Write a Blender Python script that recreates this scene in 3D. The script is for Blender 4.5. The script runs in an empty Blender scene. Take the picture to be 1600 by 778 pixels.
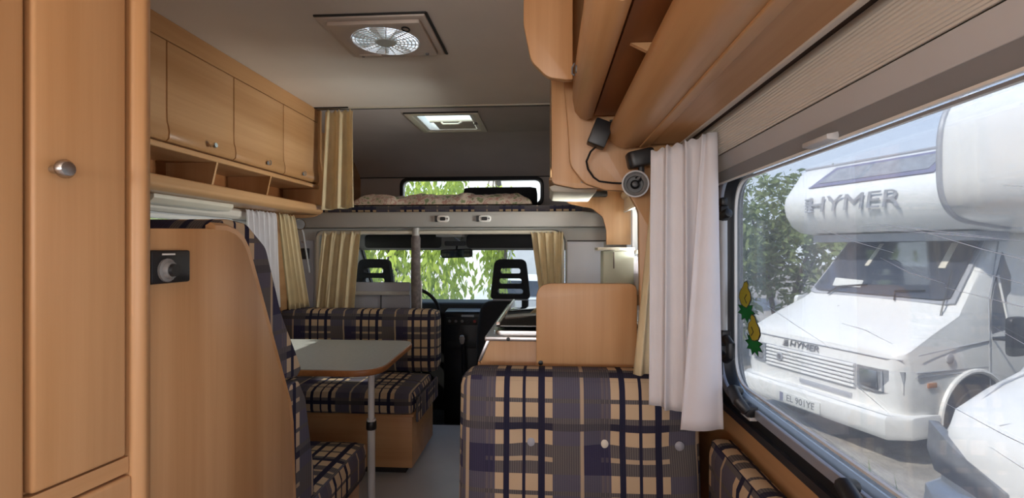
import bpy, bmesh, math, random
from mathutils import Vector, Matrix, noise
from mathutils.geometry import tessellate_polygon
R = math.radians
sc = bpy.context.scene
COL = sc.collection
rnd = random.Random(7)

# ------------------------------------------------------------------ camera
cd = bpy.data.cameras.new('camera')
cam = bpy.data.objects.new('camera', cd)
COL.objects.link(cam)
cam.location = (0, 0, 1.2)
cam.rotation_euler = (R(90), 0, R(4))
cd.sensor_width = 36
cd.lens = 18.0
cd.clip_start = 0.02
cd.clip_end = 300
sc.camera = cam

# ------------------------------------------------------------------ sky, sun, fill lamps, exposure
w = bpy.data.worlds.new('sky'); sc.world = w
w.use_nodes = True
nt = w.node_tree
for n_ in list(nt.nodes): nt.nodes.remove(n_)
tc = nt.nodes.new('ShaderNodeTexCoord')
sp = nt.nodes.new('ShaderNodeSeparateXYZ')
rp = nt.nodes.new('ShaderNodeValToRGB')
bg = nt.nodes.new('ShaderNodeBackground')
ow = nt.nodes.new('ShaderNodeOutputWorld')
nt.links.new(tc.outputs['Generated'], sp.inputs[0])
nt.links.new(sp.outputs['Z'], rp.inputs[0])
nt.links.new(rp.outputs[0], bg.inputs[0])
nt.links.new(bg.outputs[0], ow.inputs[0])
e = rp.color_ramp.elements
e[0].position = 0.0; e[0].color = (0.80, 0.87, 0.95, 1)
e[1].position = 1.0; e[1].color = (0.25, 0.42, 0.80, 1)
m_ = e.new(0.30); m_.color = (0.50, 0.64, 0.90, 1)
bg.inputs['Strength'].default_value = 2.0

sd = bpy.data.lights.new('sun', 'SUN')
sun = bpy.data.objects.new('sun', sd); COL.objects.link(sun)
sd.energy = 6.6
sd.angle = R(0.7)
sd.color = (1.0, 0.95, 0.86)
sun.rotation_euler = Vector((0.62, 0.42, -0.78)).to_track_quat('-Z', 'Y').to_euler()

def area(name, loc, aim, sx, sy, power, color=(1, 1, 1)):
    d = bpy.data.lights.new(name, 'AREA'); d.shape = 'RECTANGLE'
    d.size = sx; d.size_y = sy; d.energy = power; d.color = color
    o = bpy.data.objects.new(name, d); COL.objects.link(o)
    o.location = loc
    o.rotation_euler = (Vector(aim) - Vector(loc)).to_track_quat('-Z', 'Y').to_euler()
    return o
# area lamps added to brighten the interior, set in wall openings
area('rear_fill', (-0.80, -1.72, 1.20), (-0.55, -1.05, 3.0), 1.2, 0.62, 46, (1.0, 0.98, 0.95))  # added fill lamp behind the camera, aimed up at the ceiling
kw = area('kitchen_window_fill', (0.54, 2.71, 1.27), (-1.4, 2.4, 1.85), 0.24, 0.34, 13, (1.0, 0.98, 0.95))  # added lamp in the kitchen opening, lifts the far left cabinets
kw.data.spread = R(105)
area('side_fill', (0.54, -0.55, 1.12), (-1.0, 0.35, 1.75), 1.1, 0.56, 8, (1.0, 0.98, 0.95))  # added fill lamp, out of view on the right wall

vs = sc.view_settings
vs.view_transform = 'Standard'; vs.look = 'None'
vs.exposure = 0.32; vs.gamma = 1.0; vs.use_curve_mapping = False
sc.cycles.use_denoising = True
sc.cycles.max_bounces = 10
sc.cycles.diffuse_bounces = 6
sc.cycles.transparent_max_bounces = 16
sc.cycles.sample_clamp_indirect = 6
sc.cycles.caustics_reflective = False
sc.cycles.caustics_refractive = False

# ------------------------------------------------------------------ materials
class NT:
    def __init__(s, name):
        s.m = bpy.data.materials.new(name); s.m.use_nodes = True
        s.t = s.m.node_tree
        for n in list(s.t.nodes): s.t.nodes.remove(n)
        s.out = s.t.nodes.new('ShaderNodeOutputMaterial')
    def n(s, typ, **kw):
        nd = s.t.nodes.new('ShaderNode' + typ)
        for k, v in kw.items(): setattr(nd, k, v)
        return nd
    def put(s, sock, v):
        if isinstance(v, bpy.types.NodeSocket): s.t.links.new(v, sock)
        elif v is not None:
            if hasattr(sock.default_value, '__len__') and not hasattr(v, '__len__'): v = (v, v, v)
            if hasattr(sock.default_value, '__len__') and len(sock.default_value) == 4 and len(v) == 3: v = (*v, 1)
            sock.default_value = v
    def math(s, op, a, b=None, c=None):
        nd = s.n('Math', operation=op)
        s.put(nd.inputs[0], a)
        if b is not None: s.put(nd.inputs[1], b)
        if c is not None: s.put(nd.inputs[2], c)
        return nd.outputs[0]
    def mix(s, a, b, f):
        nd = s.n('Mix', data_type='RGBA')
        s.put(nd.inputs[0], f); s.put(nd.inputs[6], a); s.put(nd.inputs[7], b)
        return nd.outputs[2]
    def ramp(s, f, stops, const=False):
        nd = s.n('ValToRGB'); cr = nd.color_ramp
        if const: cr.interpolation = 'CONSTANT'
        s.put(nd.inputs[0], f)
        els = cr.elements
        while len(els) > 1: els.remove(els[-1])
        els[0].position = stops[0][0]; els[0].color = (*stops[0][1], 1)
        for p, c in stops[1:]:
            x = els.new(p); x.color = (*c, 1)
        return nd.outputs[0]
    def noise(s, scale, detail=2, vec=None, map_scale=None, coord='Object', rough=.5):
        if vec is None:
            t = s.n('TexCoord').outputs[coord]
            if map_scale:
                mp = s.n('Mapping'); s.put(mp.inputs['Vector'], t); mp.inputs['Scale'].default_value = map_scale
                t = mp.outputs[0]
            vec = t
        nd = s.n('TexNoise'); s.put(nd.inputs['Vector'], vec)
        nd.inputs['Scale'].default_value = scale; nd.inputs['Detail'].default_value = detail
        nd.inputs['Roughness'].default_value = rough
        return nd.outputs['Fac']
    def bump(s, h, strength=.2, dist=.01):
        nd = s.n('Bump'); s.put(nd.inputs['Height'], h)
        nd.inputs['Strength'].default_value = strength; nd.inputs['Distance'].default_value = dist
        return nd.outputs[0]
    def pbr(s, color, rough=.5, metal=0, normal=None, spec=.5, **kw):
        nd = s.n('BsdfPrincipled')
        s.put(nd.inputs['Base Color'], color); s.put(nd.inputs['Roughness'], rough)
        nd.inputs['Metallic'].default_value = metal
        nd.inputs['Specular IOR Level'].default_value = spec
        if normal is not None: s.put(nd.inputs['Normal'], normal)
        for k, v in kw.items(): s.put(nd.inputs[k], v)
        return nd.outputs[0]
    def done(s, sh):
        s.t.links.new(sh, s.out.inputs[0]); return s.m

M = {}
def plain(name, color, rough=.5, metal=0, spec=.5, var=.12, vscale=8, bump=0, bscale=200):
    t = NT(name)
    f = t.noise(vscale, 3)
    c2 = tuple(c * (1 - var) for c in color)
    col = t.ramp(f, [(.3, c2), (.7, color)])
    nm = t.bump(t.noise(bscale, 2), bump, .002) if bump else None
    M[name] = t.done(t.pbr(col, rough, metal, nm, spec))
def wood(name, axis, c1, c2, rough=.38):
    t = NT(name)
    k = [55, 55, 55]; k['xyz'.index(axis)] = 1.6
    g = t.noise(1, 4, map_scale=k, rough=.6)
    k2 = [7, 7, 7]; k2['xyz'.index(axis)] = .25
    b = t.noise(1, 1, map_scale=k2)
    fine = t.ramp(g, [(.30, c2), (.72, c1)])
    band = t.ramp(b, [(.42, tuple(x * y for x, y in zip(c2, (.86, .79, .70)))), (.56, c1)])
    M[name] = t.done(t.pbr(t.mix(fine, band, .5), rough, 0, t.bump(g, .04, .001), .4))
BEECH, BEECH2 = (.60, .35, .172), (.485, .262, .112)
wood('beech_upright', 'z', BEECH, BEECH2)
wood('beech_along', 'y', BEECH, BEECH2)
wood('beech_across', 'x', BEECH, BEECH2)
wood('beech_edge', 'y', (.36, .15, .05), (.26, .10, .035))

def plaid():
    t = NT('plaid_weave')
    uv = t.n('TexCoord').outputs['UV']
    s = t.n('SeparateXYZ'); t.put(s.inputs[0], uv)
    fu = t.math('FRACT', t.math('DIVIDE', s.outputs[0], .316))
    fv = t.math('FRACT', t.math('DIVIDE', s.outputs[1], -.245))
    L, N, G, T, S = (1, 0, 0), (0, 1, 0), (0, 0, 0), (0, 0, 1), (.12, .25, 0)
    ru = t.ramp(fu, [(0, L), (.074, N), (.124, L), (.235, N), (.262, L), (.375, N), (.432, L), (.50, G), (.735, T), (.768, (0, .12, 0)), (.915, S), (.94, G), (.955, S), (.98, G)], True)
    rv = t.ramp(fv, [(0, L), (.177, G), (.226, L), (.387, G), (.452, N), (.532, L), (.69, G), (.823, T), (.868, G)], True)
    a = t.n('SeparateColor'); t.put(a.inputs[0], ru)
    b = t.n('SeparateColor'); t.put(b.inputs[0], rv)
    Lu, Nu, Tu = a.outputs[0], a.outputs[1], a.outputs[2]
    Lv, Nv, Tv = b.outputs[0], b.outputs[1], b.outputs[2]
    thread = t.math('SINE', t.math('MULTIPLY', s.outputs[0], 2 * math.pi / .0062))
    thread = t.math('MULTIPLY_ADD', thread, .5, .5)
    grey = t.mix((.085, .076, .078), (.155, .138, .132), thread)
    col = t.mix(grey, (.095, .092, .150), t.math('MULTIPLY', Lv, .55))
    gblk = t.math('MULTIPLY', t.math('SUBTRACT', 1.0, Lv), t.math('GREATER_THAN', fu, .768))
    gblk = t.math('MULTIPLY', gblk, t.math('GREATER_THAN', fv, .66))
    col = t.mix(col, (.028, .026, .075), t.math('MULTIPLY', gblk, .8))
    col = t.mix(col, (.016, .016, .040), t.math('MAXIMUM', t.math('MULTIPLY', Nu, .92), t.math('MULTIPLY', Nv, t.math('MULTIPLY_ADD', Lu, .45, .38))))
    be = t.math('MULTIPLY', Lu, Lv)
    be = t.math('ADD', be, t.math('MULTIPLY', Tu, t.math('SUBTRACT', .75, t.math('MULTIPLY', Nv, .7))))
    be = t.math('ADD', be, t.math('MULTIPLY', t.math('MULTIPLY', Tv, Lu), .8))
    be = t.math('MINIMUM', be, 1.0)
    col = t.mix(col, (.54, .405, .265), be)
    wv = t.noise(900, 1, coord='UV')
    M['plaid'] = t.done(t.pbr(col, .92, 0, t.bump(wv, .25, .001), .15))
plaid()

def cloth(name, color, trans=.4, var=.1):
    t = NT(name)
    col = t.ramp(t.noise(14, 3), [(.3, tuple(c * (1 - var) for c in color)), (.7, color)])
    d = t.n('BsdfDiffuse'); t.put(d.inputs[0], col)
    tr = t.n('BsdfTranslucent'); t.put(tr.inputs[0], col)
    mx = t.n('MixShader'); mx.inputs[0].default_value = trans
    t.t.links.new(d.outputs[0], mx.inputs[1]); t.t.links.new(tr.outputs[0], mx.inputs[2])
    M[name] = t.done(mx.outputs[0])
cloth('yellow_cloth', (.86, .74, .49), .3)
cloth('white_cloth', (.86, .84, .86), .35, .04)
cloth('leaf_bright', (.55, .66, .13), .5, .4)
cloth('scratch', (.9, .92, .95), .7, .05)
cloth('leaf_dark', (.36, .44, .18), .4, .5)
cloth('grass_blade', (.25, .33, .09), .3, .4)

def glass(name, tint=(1, 1, 1), haze=0.0, refl=.06, scratch=False):
    t = NT(name)
    tr = t.n('BsdfTransparent'); t.put(tr.inputs[0], tint)
    gl = t.n('BsdfGlossy'); gl.inputs['Roughness'].default_value = .03
    mx = t.n('MixShader')
    lw = t.n('LayerWeight'); lw.inputs[0].default_value = .25
    t.put(mx.inputs[0], t.math('MULTIPLY_ADD', lw.outputs['Fresnel'], .5, refl * .3))
    t.t.links.new(tr.outputs[0], mx.inputs[1]); t.t.links.new(gl.outputs[0], mx.inputs[2])
    sh = mx.outputs[0]
    if haze:
        df = t.n('BsdfTranslucent'); t.put(df.inputs[0], (.93, .95, .97))
        f = t.math('MULTIPLY_ADD', t.noise(3.5, 4), haze * 1.1, haze * .45)
        if scratch:
            cs = t.n('TexCoord').outputs['Object']
            for rot, sx in ((.16, 26), (.22, 41), (.10, 15)):
                mp = t.n('Mapping'); t.put(mp.inputs['Vector'], cs)
                mp.inputs['Rotation'].default_value = (-rot, 0, 0)
                mp.inputs['Scale'].default_value = (0, .5, sx * 2.2)
                q = t.noise(1, 5, vec=mp.outputs[0], rough=.75)
                ln = t.math('LESS_THAN', t.math('ABSOLUTE', t.math('SUBTRACT', q, .585)), .0035)
                f = t.math('ADD', f, t.math('MULTIPLY', ln, .16))
        m2 = t.n('MixShader'); t.put(m2.inputs[0], f)
        t.t.links.new(sh, m2.inputs[1]); t.t.links.new(df.outputs[0], m2.inputs[2])
        sh = m2.outputs[0]
    M[name] = t.done(sh)
glass('acrylic', (.80, .81, .82), .042, .04)
glass('clear_glass', (.95, .97, .96), .03)
glass('hatch_glass', (.85, .92, .84), .25)
glass('frosted', (.85, .92, .90), .75)

plain('ceiling_vinyl', (.79, .735, .665), .75, var=.06, vscale=3, bump=.05, bscale=90)
plain('alcove_lining', (.58, .53, .51), .85, var=.12, vscale=2.5, bump=.1, bscale=160)
plain('floor_vinyl', (.56, .60, .65), .35, var=.10, vscale=5)
plain('cab_carpet', (.030, .032, .042), .95, var=.4, vscale=30, bump=.3, bscale=300)
plain('grey_plastic', (.40, .39, .37), .5, var=.06, vscale=6, bump=.08, bscale=300)
plain('pale_panel', (.62, .66, .74), .45, var=.05, vscale=4)
plain('slate_panel', (.36, .37, .42), .5, var=.08, vscale=4)
plain('cream_plastic', (.72, .67, .56), .42, var=.05)
plain('vent_plastic', (.66, .58, .51), .45, var=.06)
plain('white_plastic', (.80, .79, .76), .4, var=.04)
plain('black_plastic', (.012, .012, .014), .42, var=.25)
plain('dark_fabric', (.018, .019, .024), .9, var=.3, vscale=40, bump=.2, bscale=500)
plain('dark_trim', (.028, .027, .027), .6, var=.2)
plain('black_rubber', (.016, .018, .026), .32, var=.2)
plain('seal_grey', (.30, .33, .40), .3, var=.1)
plain('chrome', (.72, .71, .68), .18, 1, var=.08)
plain('brushed_steel', (.55, .54, .53), .27, 1, var=.12, vscale=30)
plain('aluminium', (.60, .60, .62), .35, 1, var=.08)
plain('grey_rod', (.52, .53, .54), .4, var=.05)
plain('dark_glass', (.012, .014, .016), .06, spec=.8, var=.1)
plain('laminate', (.44, .45, .43), .35, var=.10, vscale=60)
plain('blind_cream', (.68, .63, .56), .6, var=.05)
plain('blind_grey', (.55, .55, .56), .6, var=.05)
plain('blind_dark', (.24, .245, .26), .6, var=.05)
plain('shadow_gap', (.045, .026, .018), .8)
plain('pole_sleeve', (.20, .17, .165), .9, var=.45, vscale=45)
plain('cream_box', (.66, .68, .54), .5, var=.12, vscale=7)
plain('fan_plastic', (.70, .78, .76), .4, var=.04)
plain('van_white', (.84, .84, .82), .25, var=.04, vscale=2)
plain('van_cream', (.84, .83, .80), .35, var=.06, vscale=3)
plain('van_grey', (.40, .41, .44), .45, var=.1)
plain('van_lilac', (.20, .20, .30), .4, var=.1)
plain('van_glass', (.05, .06, .085), .05, spec=.9, var=.2, vscale=2)
plain('lamp_dark', (.20, .21, .23), .12, spec=.7, var=.3, vscale=9)
plain('lamp_glass', (.36, .37, .39), .14, spec=.8, var=.35, vscale=14)
plain('tyre', (.02, .02, .022), .85)
plain('amber', (.50, .20, .07), .2)
plain('dial_grey', (.22, .22, .22), .4)
plain('red_paint', (.45, .06, .05), .5)
plain('plate_white', (.72, .72, .68), .4, var=.05)
plain('plate_ink', (.16, .16, .17), .5)
plain('bark', (.17, .13, .10), .9, var=.4, vscale=20, bump=.4, bscale=40)
plain('house_wall', (.80, .79, .76), .85, var=.07, vscale=2)
plain('house_shutter', (.45, .46, .48), .6, var=.1)
cloth('sticker_yellow', (.95, .80, .12), .55, .08)
cloth('sticker_green', (.06, .42, .12), .55, .3)
plain('mirror_glass', (.25, .34, .38), .05, 1, var=.1)

def ground_mat():
    t = NT('dirt')
    f = t.noise(1.1, 6, rough=.7)
    col = t.ramp(f, [(.34, (.20, .18, .155)), (.5, (.36, .32, .27)), (.66, (.52, .48, .41))])
    g = t.noise(35, 4)
    col = t.mix(col, (.13, .12, .10), t.math('MULTIPLY', t.math('GREATER_THAN', g, .62), .5))
    M['dirt'] = t.done(t.pbr(col, .95, 0, t.bump(g, .6, .03), .2))
ground_mat()
def floral():
    t = NT('floral_cloth')
    c = t.n('TexCoord').outputs['Object']
    a = t.ramp(t.noise(26, 2, vec=c), [(0, (.16, .20, .10)), (.36, (.25, .29, .16)), (.42, (.62, .51, .41)), (.51, (.64, .54, .44)), (.56, (.46, .24, .20)), (.60, (.52, .33, .27)), (.64, (.66, .56, .46))])
    M['floral'] = t.done(t.pbr(a, .95, 0, t.bump(t.noise(60, 2), .4, .005), .1))
floral()

# ------------------------------------------------------------------ mesh building
ORI = {}
def tag(o, label=None, cat=None, group=None, kind=None):
    if label: o['label'] = label
    if cat: o['category'] = cat
    if group: o['group'] = group
    if kind: o['kind'] = kind
    return o
def thing(name, loc, label, cat, group=None, rz=0):
    o = bpy.data.objects.new(name, None); COL.objects.link(o)
    o.location = loc; o.rotation_euler = (0, 0, rz); o.empty_display_size = .1
    ORI[o] = Vector((0, 0, 0)) if rz else Vector(loc)
    return tag(o, label, cat, group)
def copy_tree(o, parent=None):
    c = o.copy(); COL.objects.link(c)
    if parent is not None: c.parent = parent
    ORI[c] = ORI.get(o, Vector((0, 0, 0)))
    for ch in list(o.children): copy_tree(ch, c)
    return c

def rpoly(pts, n=6):
    """polygon with rounded corners: each point (a, b, radius)"""
    out = []
    k = len(pts)
    for i in range(k):
        p = Vector(pts[i][:2]); r = pts[i][2] if len(pts[i]) > 2 else 0
        if r <= 0: out.append((p.x, p.y)); continue
        a = Vector(pts[i - 1][:2]) - p; b = Vector(pts[(i + 1) % k][:2]) - p
        la, lb = a.length, b.length; a.normalize(); b.normalize()
        ang = a.angle(b)
        d = min(r / math.tan(ang / 2), la * .49, lb * .49)
        p0, p1 = p + a * d, p + b * d
        for j in range(n + 1):
            t = j / n
            q = p0 * (1 - t) ** 2 + p * 2 * t * (1 - t) + p1 * t * t
            out.append((q.x, q.y))
    return out
def rrect(a0, a1, b0, b1, r, n=6):
    return rpoly([(a0, b0, r), (a1, b0, r), (a1, b1, r), (a0, b1, r)], n)
def arc(cx, cy, r, a0, a1, n=10, ry=None):
    ry = ry or r
    return [(cx + r * math.cos(R(a0 + (a1 - a0) * i / n)), cy + ry * math.sin(R(a0 + (a1 - a0) * i / n))) for i in range(n + 1)]

class MB:
    def __init__(s): s.v = []; s.f = []; s.mi = []; s.cur = 0
    def add(s, vs, fs):
        o = len(s.v); s.v += [Vector(v) for v in vs]
        for f in fs: s.f.append(tuple(o + i for i in f)); s.mi.append(s.cur)
        return s
    def mat(s, i): s.cur = i; return s
    def box(s, x0, x1, y0, y1, z0, z1):
        vs = [(x, y, z) for z in (z0, z1) for y in (y0, y1) for x in (x0, x1)]
        return s.add(vs, [(0, 2, 3, 1), (4, 5, 7, 6), (0, 1, 5, 4), (2, 6, 7, 3), (0, 4, 6, 2), (1, 3, 7, 5)])
    @staticmethod
    def _p(axis, a, b, c):
        return {'x': (c, a, b), 'y': (a, c, b), 'z': (a, b, c)}[axis]
    def prism(s, poly, axis, c0, c1, holes=()):
        """poly: (x,z) for axis y, (y,z) for axis x, (x,y) for axis z"""
        loops = [list(poly)] + [list(h) for h in holes]
        flat = [p for l in loops for p in l]
        n = len(flat)
        vs = [s._p(axis, p[0], p[1], c0) for p in flat] + [s._p(axis, p[0], p[1], c1) for p in flat]
        if holes:
            tr = tessellate_polygon([[Vector((p[0], p[1], 0)) for p in l] for l in loops])
            fs = [tuple(t) for t in tr] + [tuple(i + n for i in reversed(t)) for t in tr]
        else:
            fs = [tuple(range(n)), tuple(range(2 * n - 1, n - 1, -1))]
        o = 0
        for l in loops:
            k = len(l)
            for i in range(k):
                j = (i + 1) % k
                fs.append((o + i, o + j, n + o + j, n + o + i))
            o += k
        return s.add(vs, fs)
    def tube(s, path, r, n=8, closed=False, caps=True):
        path = [Vector(p) for p in path]; k = len(path)
        rs = r if hasattr(r, '__len__') else [r] * k
        up = None; vs = []
        for i, p in enumerate(path):
            if closed: d = path[(i + 1) % k] - path[i - 1]
            else: d = path[min(i + 1, k - 1)] - path[max(i - 1, 0)]
            d.normalize()
            if up is None:
                up = Vector((0, 0, 1)) if abs(d.z) < .9 else Vector((1, 0, 0))
            up = (up - d * up.dot(d)); up.normalize()
            sd = d.cross(up)
            for j in range(n):
                a = 2 * math.pi * j / n
                vs.append(p + (up * math.cos(a) + sd * math.sin(a)) * rs[i])
        fs = []
        for i in range(k if closed else k - 1):
            i2 = (i + 1) % k
            for j in range(n):
                j2 = (j + 1) % n
                fs.append((i * n + j, i * n + j2, i2 * n + j2, i2 * n + j))
        if caps and not closed:
            fs.append(tuple(range(n - 1, -1, -1))); fs.append(tuple((k - 1) * n + j for j in range(n)))
        return s.add(vs, fs)
    def lathe(s, prof, loc, direction=(0, 0, 1), n=20, caps=True):
        """prof: (radius, height along direction)"""
        d = Vector(direction).normalized()
        q = d.to_track_quat('Z', 'Y').to_matrix(); L = Vector(loc)
        vs = []; fs = []
        for r, h in prof:
            for j in range(n):
                a = 2 * math.pi * j / n
                vs.append(L + q @ Vector((r * math.cos(a), r * math.sin(a), h)))
        for i in range(len(prof) - 1):
            for j in range(n):
                j2 = (j + 1) % n
                fs.append((i * n + j, i * n + j2, (i + 1) * n + j2, (i + 1) * n + j))
        if caps and prof[0][0] > 1e-5: fs.append(tuple(range(n - 1, -1, -1)))
        if caps and prof[-1][0] > 1e-5: fs.append(tuple((len(prof) - 1) * n + j for j in range(n)))
        return s.add(vs, fs)
    def grid(s, fn, nu, nv, closed_u=False):
        vs = [fn(i / nu, j / nv) for j in range(nv + 1) for i in range(nu + 1)]
        fs = [(j * (nu + 1) + i, j * (nu + 1) + i + 1, (j + 1) * (nu + 1) + i + 1, (j + 1) * (nu + 1) + i) for j in range(nv) for i in range(nu)]
        return s.add(vs, fs)
    def cushion(s, c, size, r=.03, puff=.012, axis=2, step=.05, mtx=None, dents=()):
        """rounded, slightly puffed block; axis = thin direction that puffs; dents (x,y,z,depth,width)"""
        sx = [d / 2 for d in size]; c = Vector(c)
        seg = [max(4, int(d / step)) for d in size]
        for ax in range(3):
            u, v = (ax + 1) % 3, (ax + 2) % 3
            for sg in (-1, 1):
                def fn(a, b, ax=ax, u=u, v=v, sg=sg):
                    def warp(t): return t
                    p = [0, 0, 0]
                    p[ax] = sg * sx[ax]
                    p[u] = (2 * a - 1) * sx[u]; p[v] = (2 * b - 1) * sx[v]
                    inn = Vector([max(-sx[k] + r, min(sx[k] - r, p[k])) for k in range(3)])
                    d = Vector(p) - inn
                    if d.length > 1e-9: d = d.normalized() * r
                    q = inn + d
                    e1, e2 = (axis + 1) % 3, (axis + 2) % 3
                    f1 = 1 - (abs(q[e1]) / sx[e1]) ** 4; f2 = 1 - (abs(q[e2]) / sx[e2]) ** 4
                    q[axis] += (1 if q[axis] > 0 else -1) * puff * max(0, f1) * max(0, f2) * (abs(q[axis]) / sx[axis])
                    for (dx, dy, dz, dep, wid) in dents:
                        w_ = math.exp(-((q.x - dx) ** 2 + (q.y - dy) ** 2 + (q.z - dz) ** 2) / (wid * wid))
                        q[axis] -= (1 if q[axis] > 0 else -1) * dep * w_
                    q = q + Vector((0, 0, 0))
                    if mtx: q = mtx @ q
                    return c + q
                s.grid(fn, seg[u], seg[v])
        return s
    def xform(s, m, start=0):
        for i in range(start, len(s.v)): s.v[i] = m @ s.v[i]
        return s
    def build(s, name, mats, parent=None, bevel=0, seg=2, smooth=None, label=None, cat=None, group=None, kind=None, uvo=(0, 0), solid=0, merge=True, uvrot=False):
        if not isinstance(mats, (list, tuple)): mats = [mats]
        if parent is not None: org = ORI.get(parent, Vector((0, 0, 0)))
        elif s.v:
            lo = Vector([min(v[k] for v in s.v) for k in range(3)]); hi = Vector([max(v[k] for v in s.v) for k in range(3)])
            org = Vector(((lo.x + hi.x) / 2, (lo.y + hi.y) / 2, lo.z))
        bm = bmesh.new()
        vv = [bm.verts.new(v - org) for v in s.v]
        for f, mi in zip(s.f, s.mi):
            try:
                fc = bm.faces.new([vv[i] for i in f]); fc.material_index = mi
            except ValueError: pass
        if merge:
            bmesh.ops.remove_doubles(bm, verts=bm.verts, dist=1e-5)
            bmesh.ops.recalc_face_normals(bm, faces=bm.faces)
        if bevel:
            ed = [x for x in bm.edges if len(x.link_faces) == 2 and x.calc_face_angle(0) > R(38)]
            bmesh.ops.bevel(bm, geom=ed, offset=bevel, offset_type='OFFSET', segments=seg, profile=.5, affect='EDGES', clamp_overlap=True)
        uvl = bm.loops.layers.uv.new('UVMap')
        bm.normal_update()
        for f in bm.faces:
            n = f.normal; a = max(range(3), key=lambda k: abs(n[k]))
            for l in f.loops:
                p = l.vert.co + org
                q = (p.y, p.z) if a == 0 else ((p.x, p.z) if a == 1 else (p.x, p.y))
                if uvrot: q = (q[1], q[0])
                l[uvl].uv = (q[0] + uvo[0] + 10, q[1] + uvo[1] + 10)
        me = bpy.data.meshes.new(name)
        bm.to_mesh(me); bm.free()
        for m in mats: me.materials.append(M[m])
        sm = smooth if smooth is not None else True
        if sm:
            me.polygons.foreach_set('use_smooth', [True] * len(me.polygons))
            me.set_sharp_from_angle(angle=R(38))
        o = bpy.data.objects.new(name, me); COL.objects.link(o)
        if parent is not None: o.parent = parent; ORI[o] = org
        else: o.location = org; ORI[o] = org
        if solid:
            md = o.modifiers.new('thickness', 'SOLIDIFY'); md.thickness = solid; md.offset = 0
        return tag(o, label, cat, group, kind)

def text_mesh(body, size, mtx, extrude=.001, shear=0.0):
    cu = bpy.data.curves.new('lettering', 'FONT'); cu.body = body; cu.size = size; cu.extrude = extrude
    cu.align_x = 'CENTER'; cu.align_y = 'CENTER'; cu.shear = shear; cu.resolution_u = 3
    o = bpy.data.objects.new('lettering', cu)
    me = bpy.data.meshes.new_from_object(o)
    mb = MB(); mb.add([mtx @ v.co for v in me.vertices], [tuple(p.vertices) for p in me.polygons])
    bpy.data.objects.remove(o); bpy.data.meshes.remove(me)
    return mb
def struct(mb, name, m, **kw): return mb.build(name, m, kind='structure', **kw)
def curtain(top0, top1, bot0, bot1, folds, amp, nu=48, nv=14, gather=.5, flare=0.0, seed=1, head=.05, sway=None):
    """cloth sheet hanging from top0-top1 to bot0-bot1 with folds; amp grows downwards"""
    t0, t1, b0, b1 = map(Vector, (top0, top1, bot0, bot1))
    nrm = (t1 - t0).cross(Vector((0, 0, 1))).normalized()
    r_ = random.Random(seed); ph = [r_.random() * 6.28 for _ in range(4)]
    def fn(u, v):
        p = (t0.lerp(t1, u)).lerp(b0.lerp(b1, u), v)
        a = amp * (gather + (1 - gather) * v)
        w_ = math.sin(u * folds * 2 * math.pi + ph[0] + .5 * math.sin(v * 2 + ph[1]))
        w_ += .45 * math.sin(u * folds * 2 * math.pi * 1.93 + ph[2] + v * .8)
        if v < head: w_ *= .7; p = p + Vector((0, 0, amp * .35 * math.sin(u * folds * 15 + ph[3]) * (1 - v / head)))
        p = p + nrm * (w_ * a)
        along = (t1 - t0).normalized()
        p += along * (math.cos(u * folds * 2 * math.pi + ph[0]) * a * .35)
        if sway: p += Vector(sway) * math.sin(v * math.pi)
        if abs(v - head) < .02: p -= nrm * amp * .2
        return p
    return MB().grid(fn, nu, nv)

# ================================================================== THE SETTING
XL, XR, ZC, YB = -1.68, 0.50, 2.07, -1.70
struct(MB().box(XL, XR, YB, 3.45, -.04, 0), 'floor', 'floor_vinyl')
cf = MB().box(-1.55, .37, 3.47, 4.75, -.26, -.22)
cf.box(-1.55, .37, 3.45, 3.47, -.26, 0)
struct(cf, 'floor', 'cab_carpet')
vent_h = [(-.825, 1.90), (-.495, 1.90), (-.495, 2.20), (-.825, 2.20)]
struct(MB().prism([(XL - .05, YB), (XR + .05, YB), (XR + .05, 3.10), (XL - .05, 3.10)], 'z', ZC, ZC + .05, [vent_h]), 'ceiling', 'ceiling_vinyl')
hatch_h = [(-.86, 3.265), (-.49, 3.265), (-.49, 3.675), (-.86, 3.675)]
struct(MB().prism([(XL - .05, 3.10), (XR + .05, 3.10), (XR + .05, 3.78), (XL - .05, 3.78)], 'z', ZC, ZC + .05, [hatch_h]), 'ceiling', 'alcove_lining')
pr = [(3.78, 2.07), (4.0, 2.055), (4.2, 2.01), (4.36, 1.945), (4.46, 1.87), (4.5, 1.835)]
struct(MB().prism(pr + [(4.56, 1.86), (4.50, 1.92), (4.38, 2.0), (4.2, 2.07), (3.78, 2.12)], 'x', XL - .05, XR + .05), 'ceiling', 'alcove_lining')
tr = MB().box(XL, XR, 3.085, 3.10, ZC - .006, ZC)
tr.box(XL, -1.22, 3.05, 3.062, ZC - .007, ZC)
struct(tr, 'trim_1', 'dark_trim')
struct(MB().box(XL, XR, 3.065, 3.085, ZC - .005, ZC), 'trim_2', 'cream_plastic')
# alcove front with its slot window
aw = rrect(-1.29, -.06, 1.60, 1.808, .06)
struct(MB().prism([(XL - .05, 1.36), (XR + .05, 1.36), (XR + .05, 1.84), (XL - .05, 1.84)], 'y', 4.50, 4.56, [aw]), 'wall_front', 'alcove_lining')
struct(MB().prism([(XL, 1.833), (XR, 1.833), (XR, 1.84), (XL, 1.84)], 'y', 4.485, 4.50), 'trim_3', 'dark_trim')
wf = struct(MB().prism(rrect(-1.315, -.035, 1.575, 1.833, .075), 'y', 4.475, 4.515, [rrect(-1.285, -.065, 1.605, 1.803, .055)]), 'window_4', 'black_rubber', bevel=.004)
MB().prism(rrect(-1.3, -.05, 1.59, 1.82, .07), 'y', 4.525, 4.53).build('pane', 'clear_glass', wf)
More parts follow.
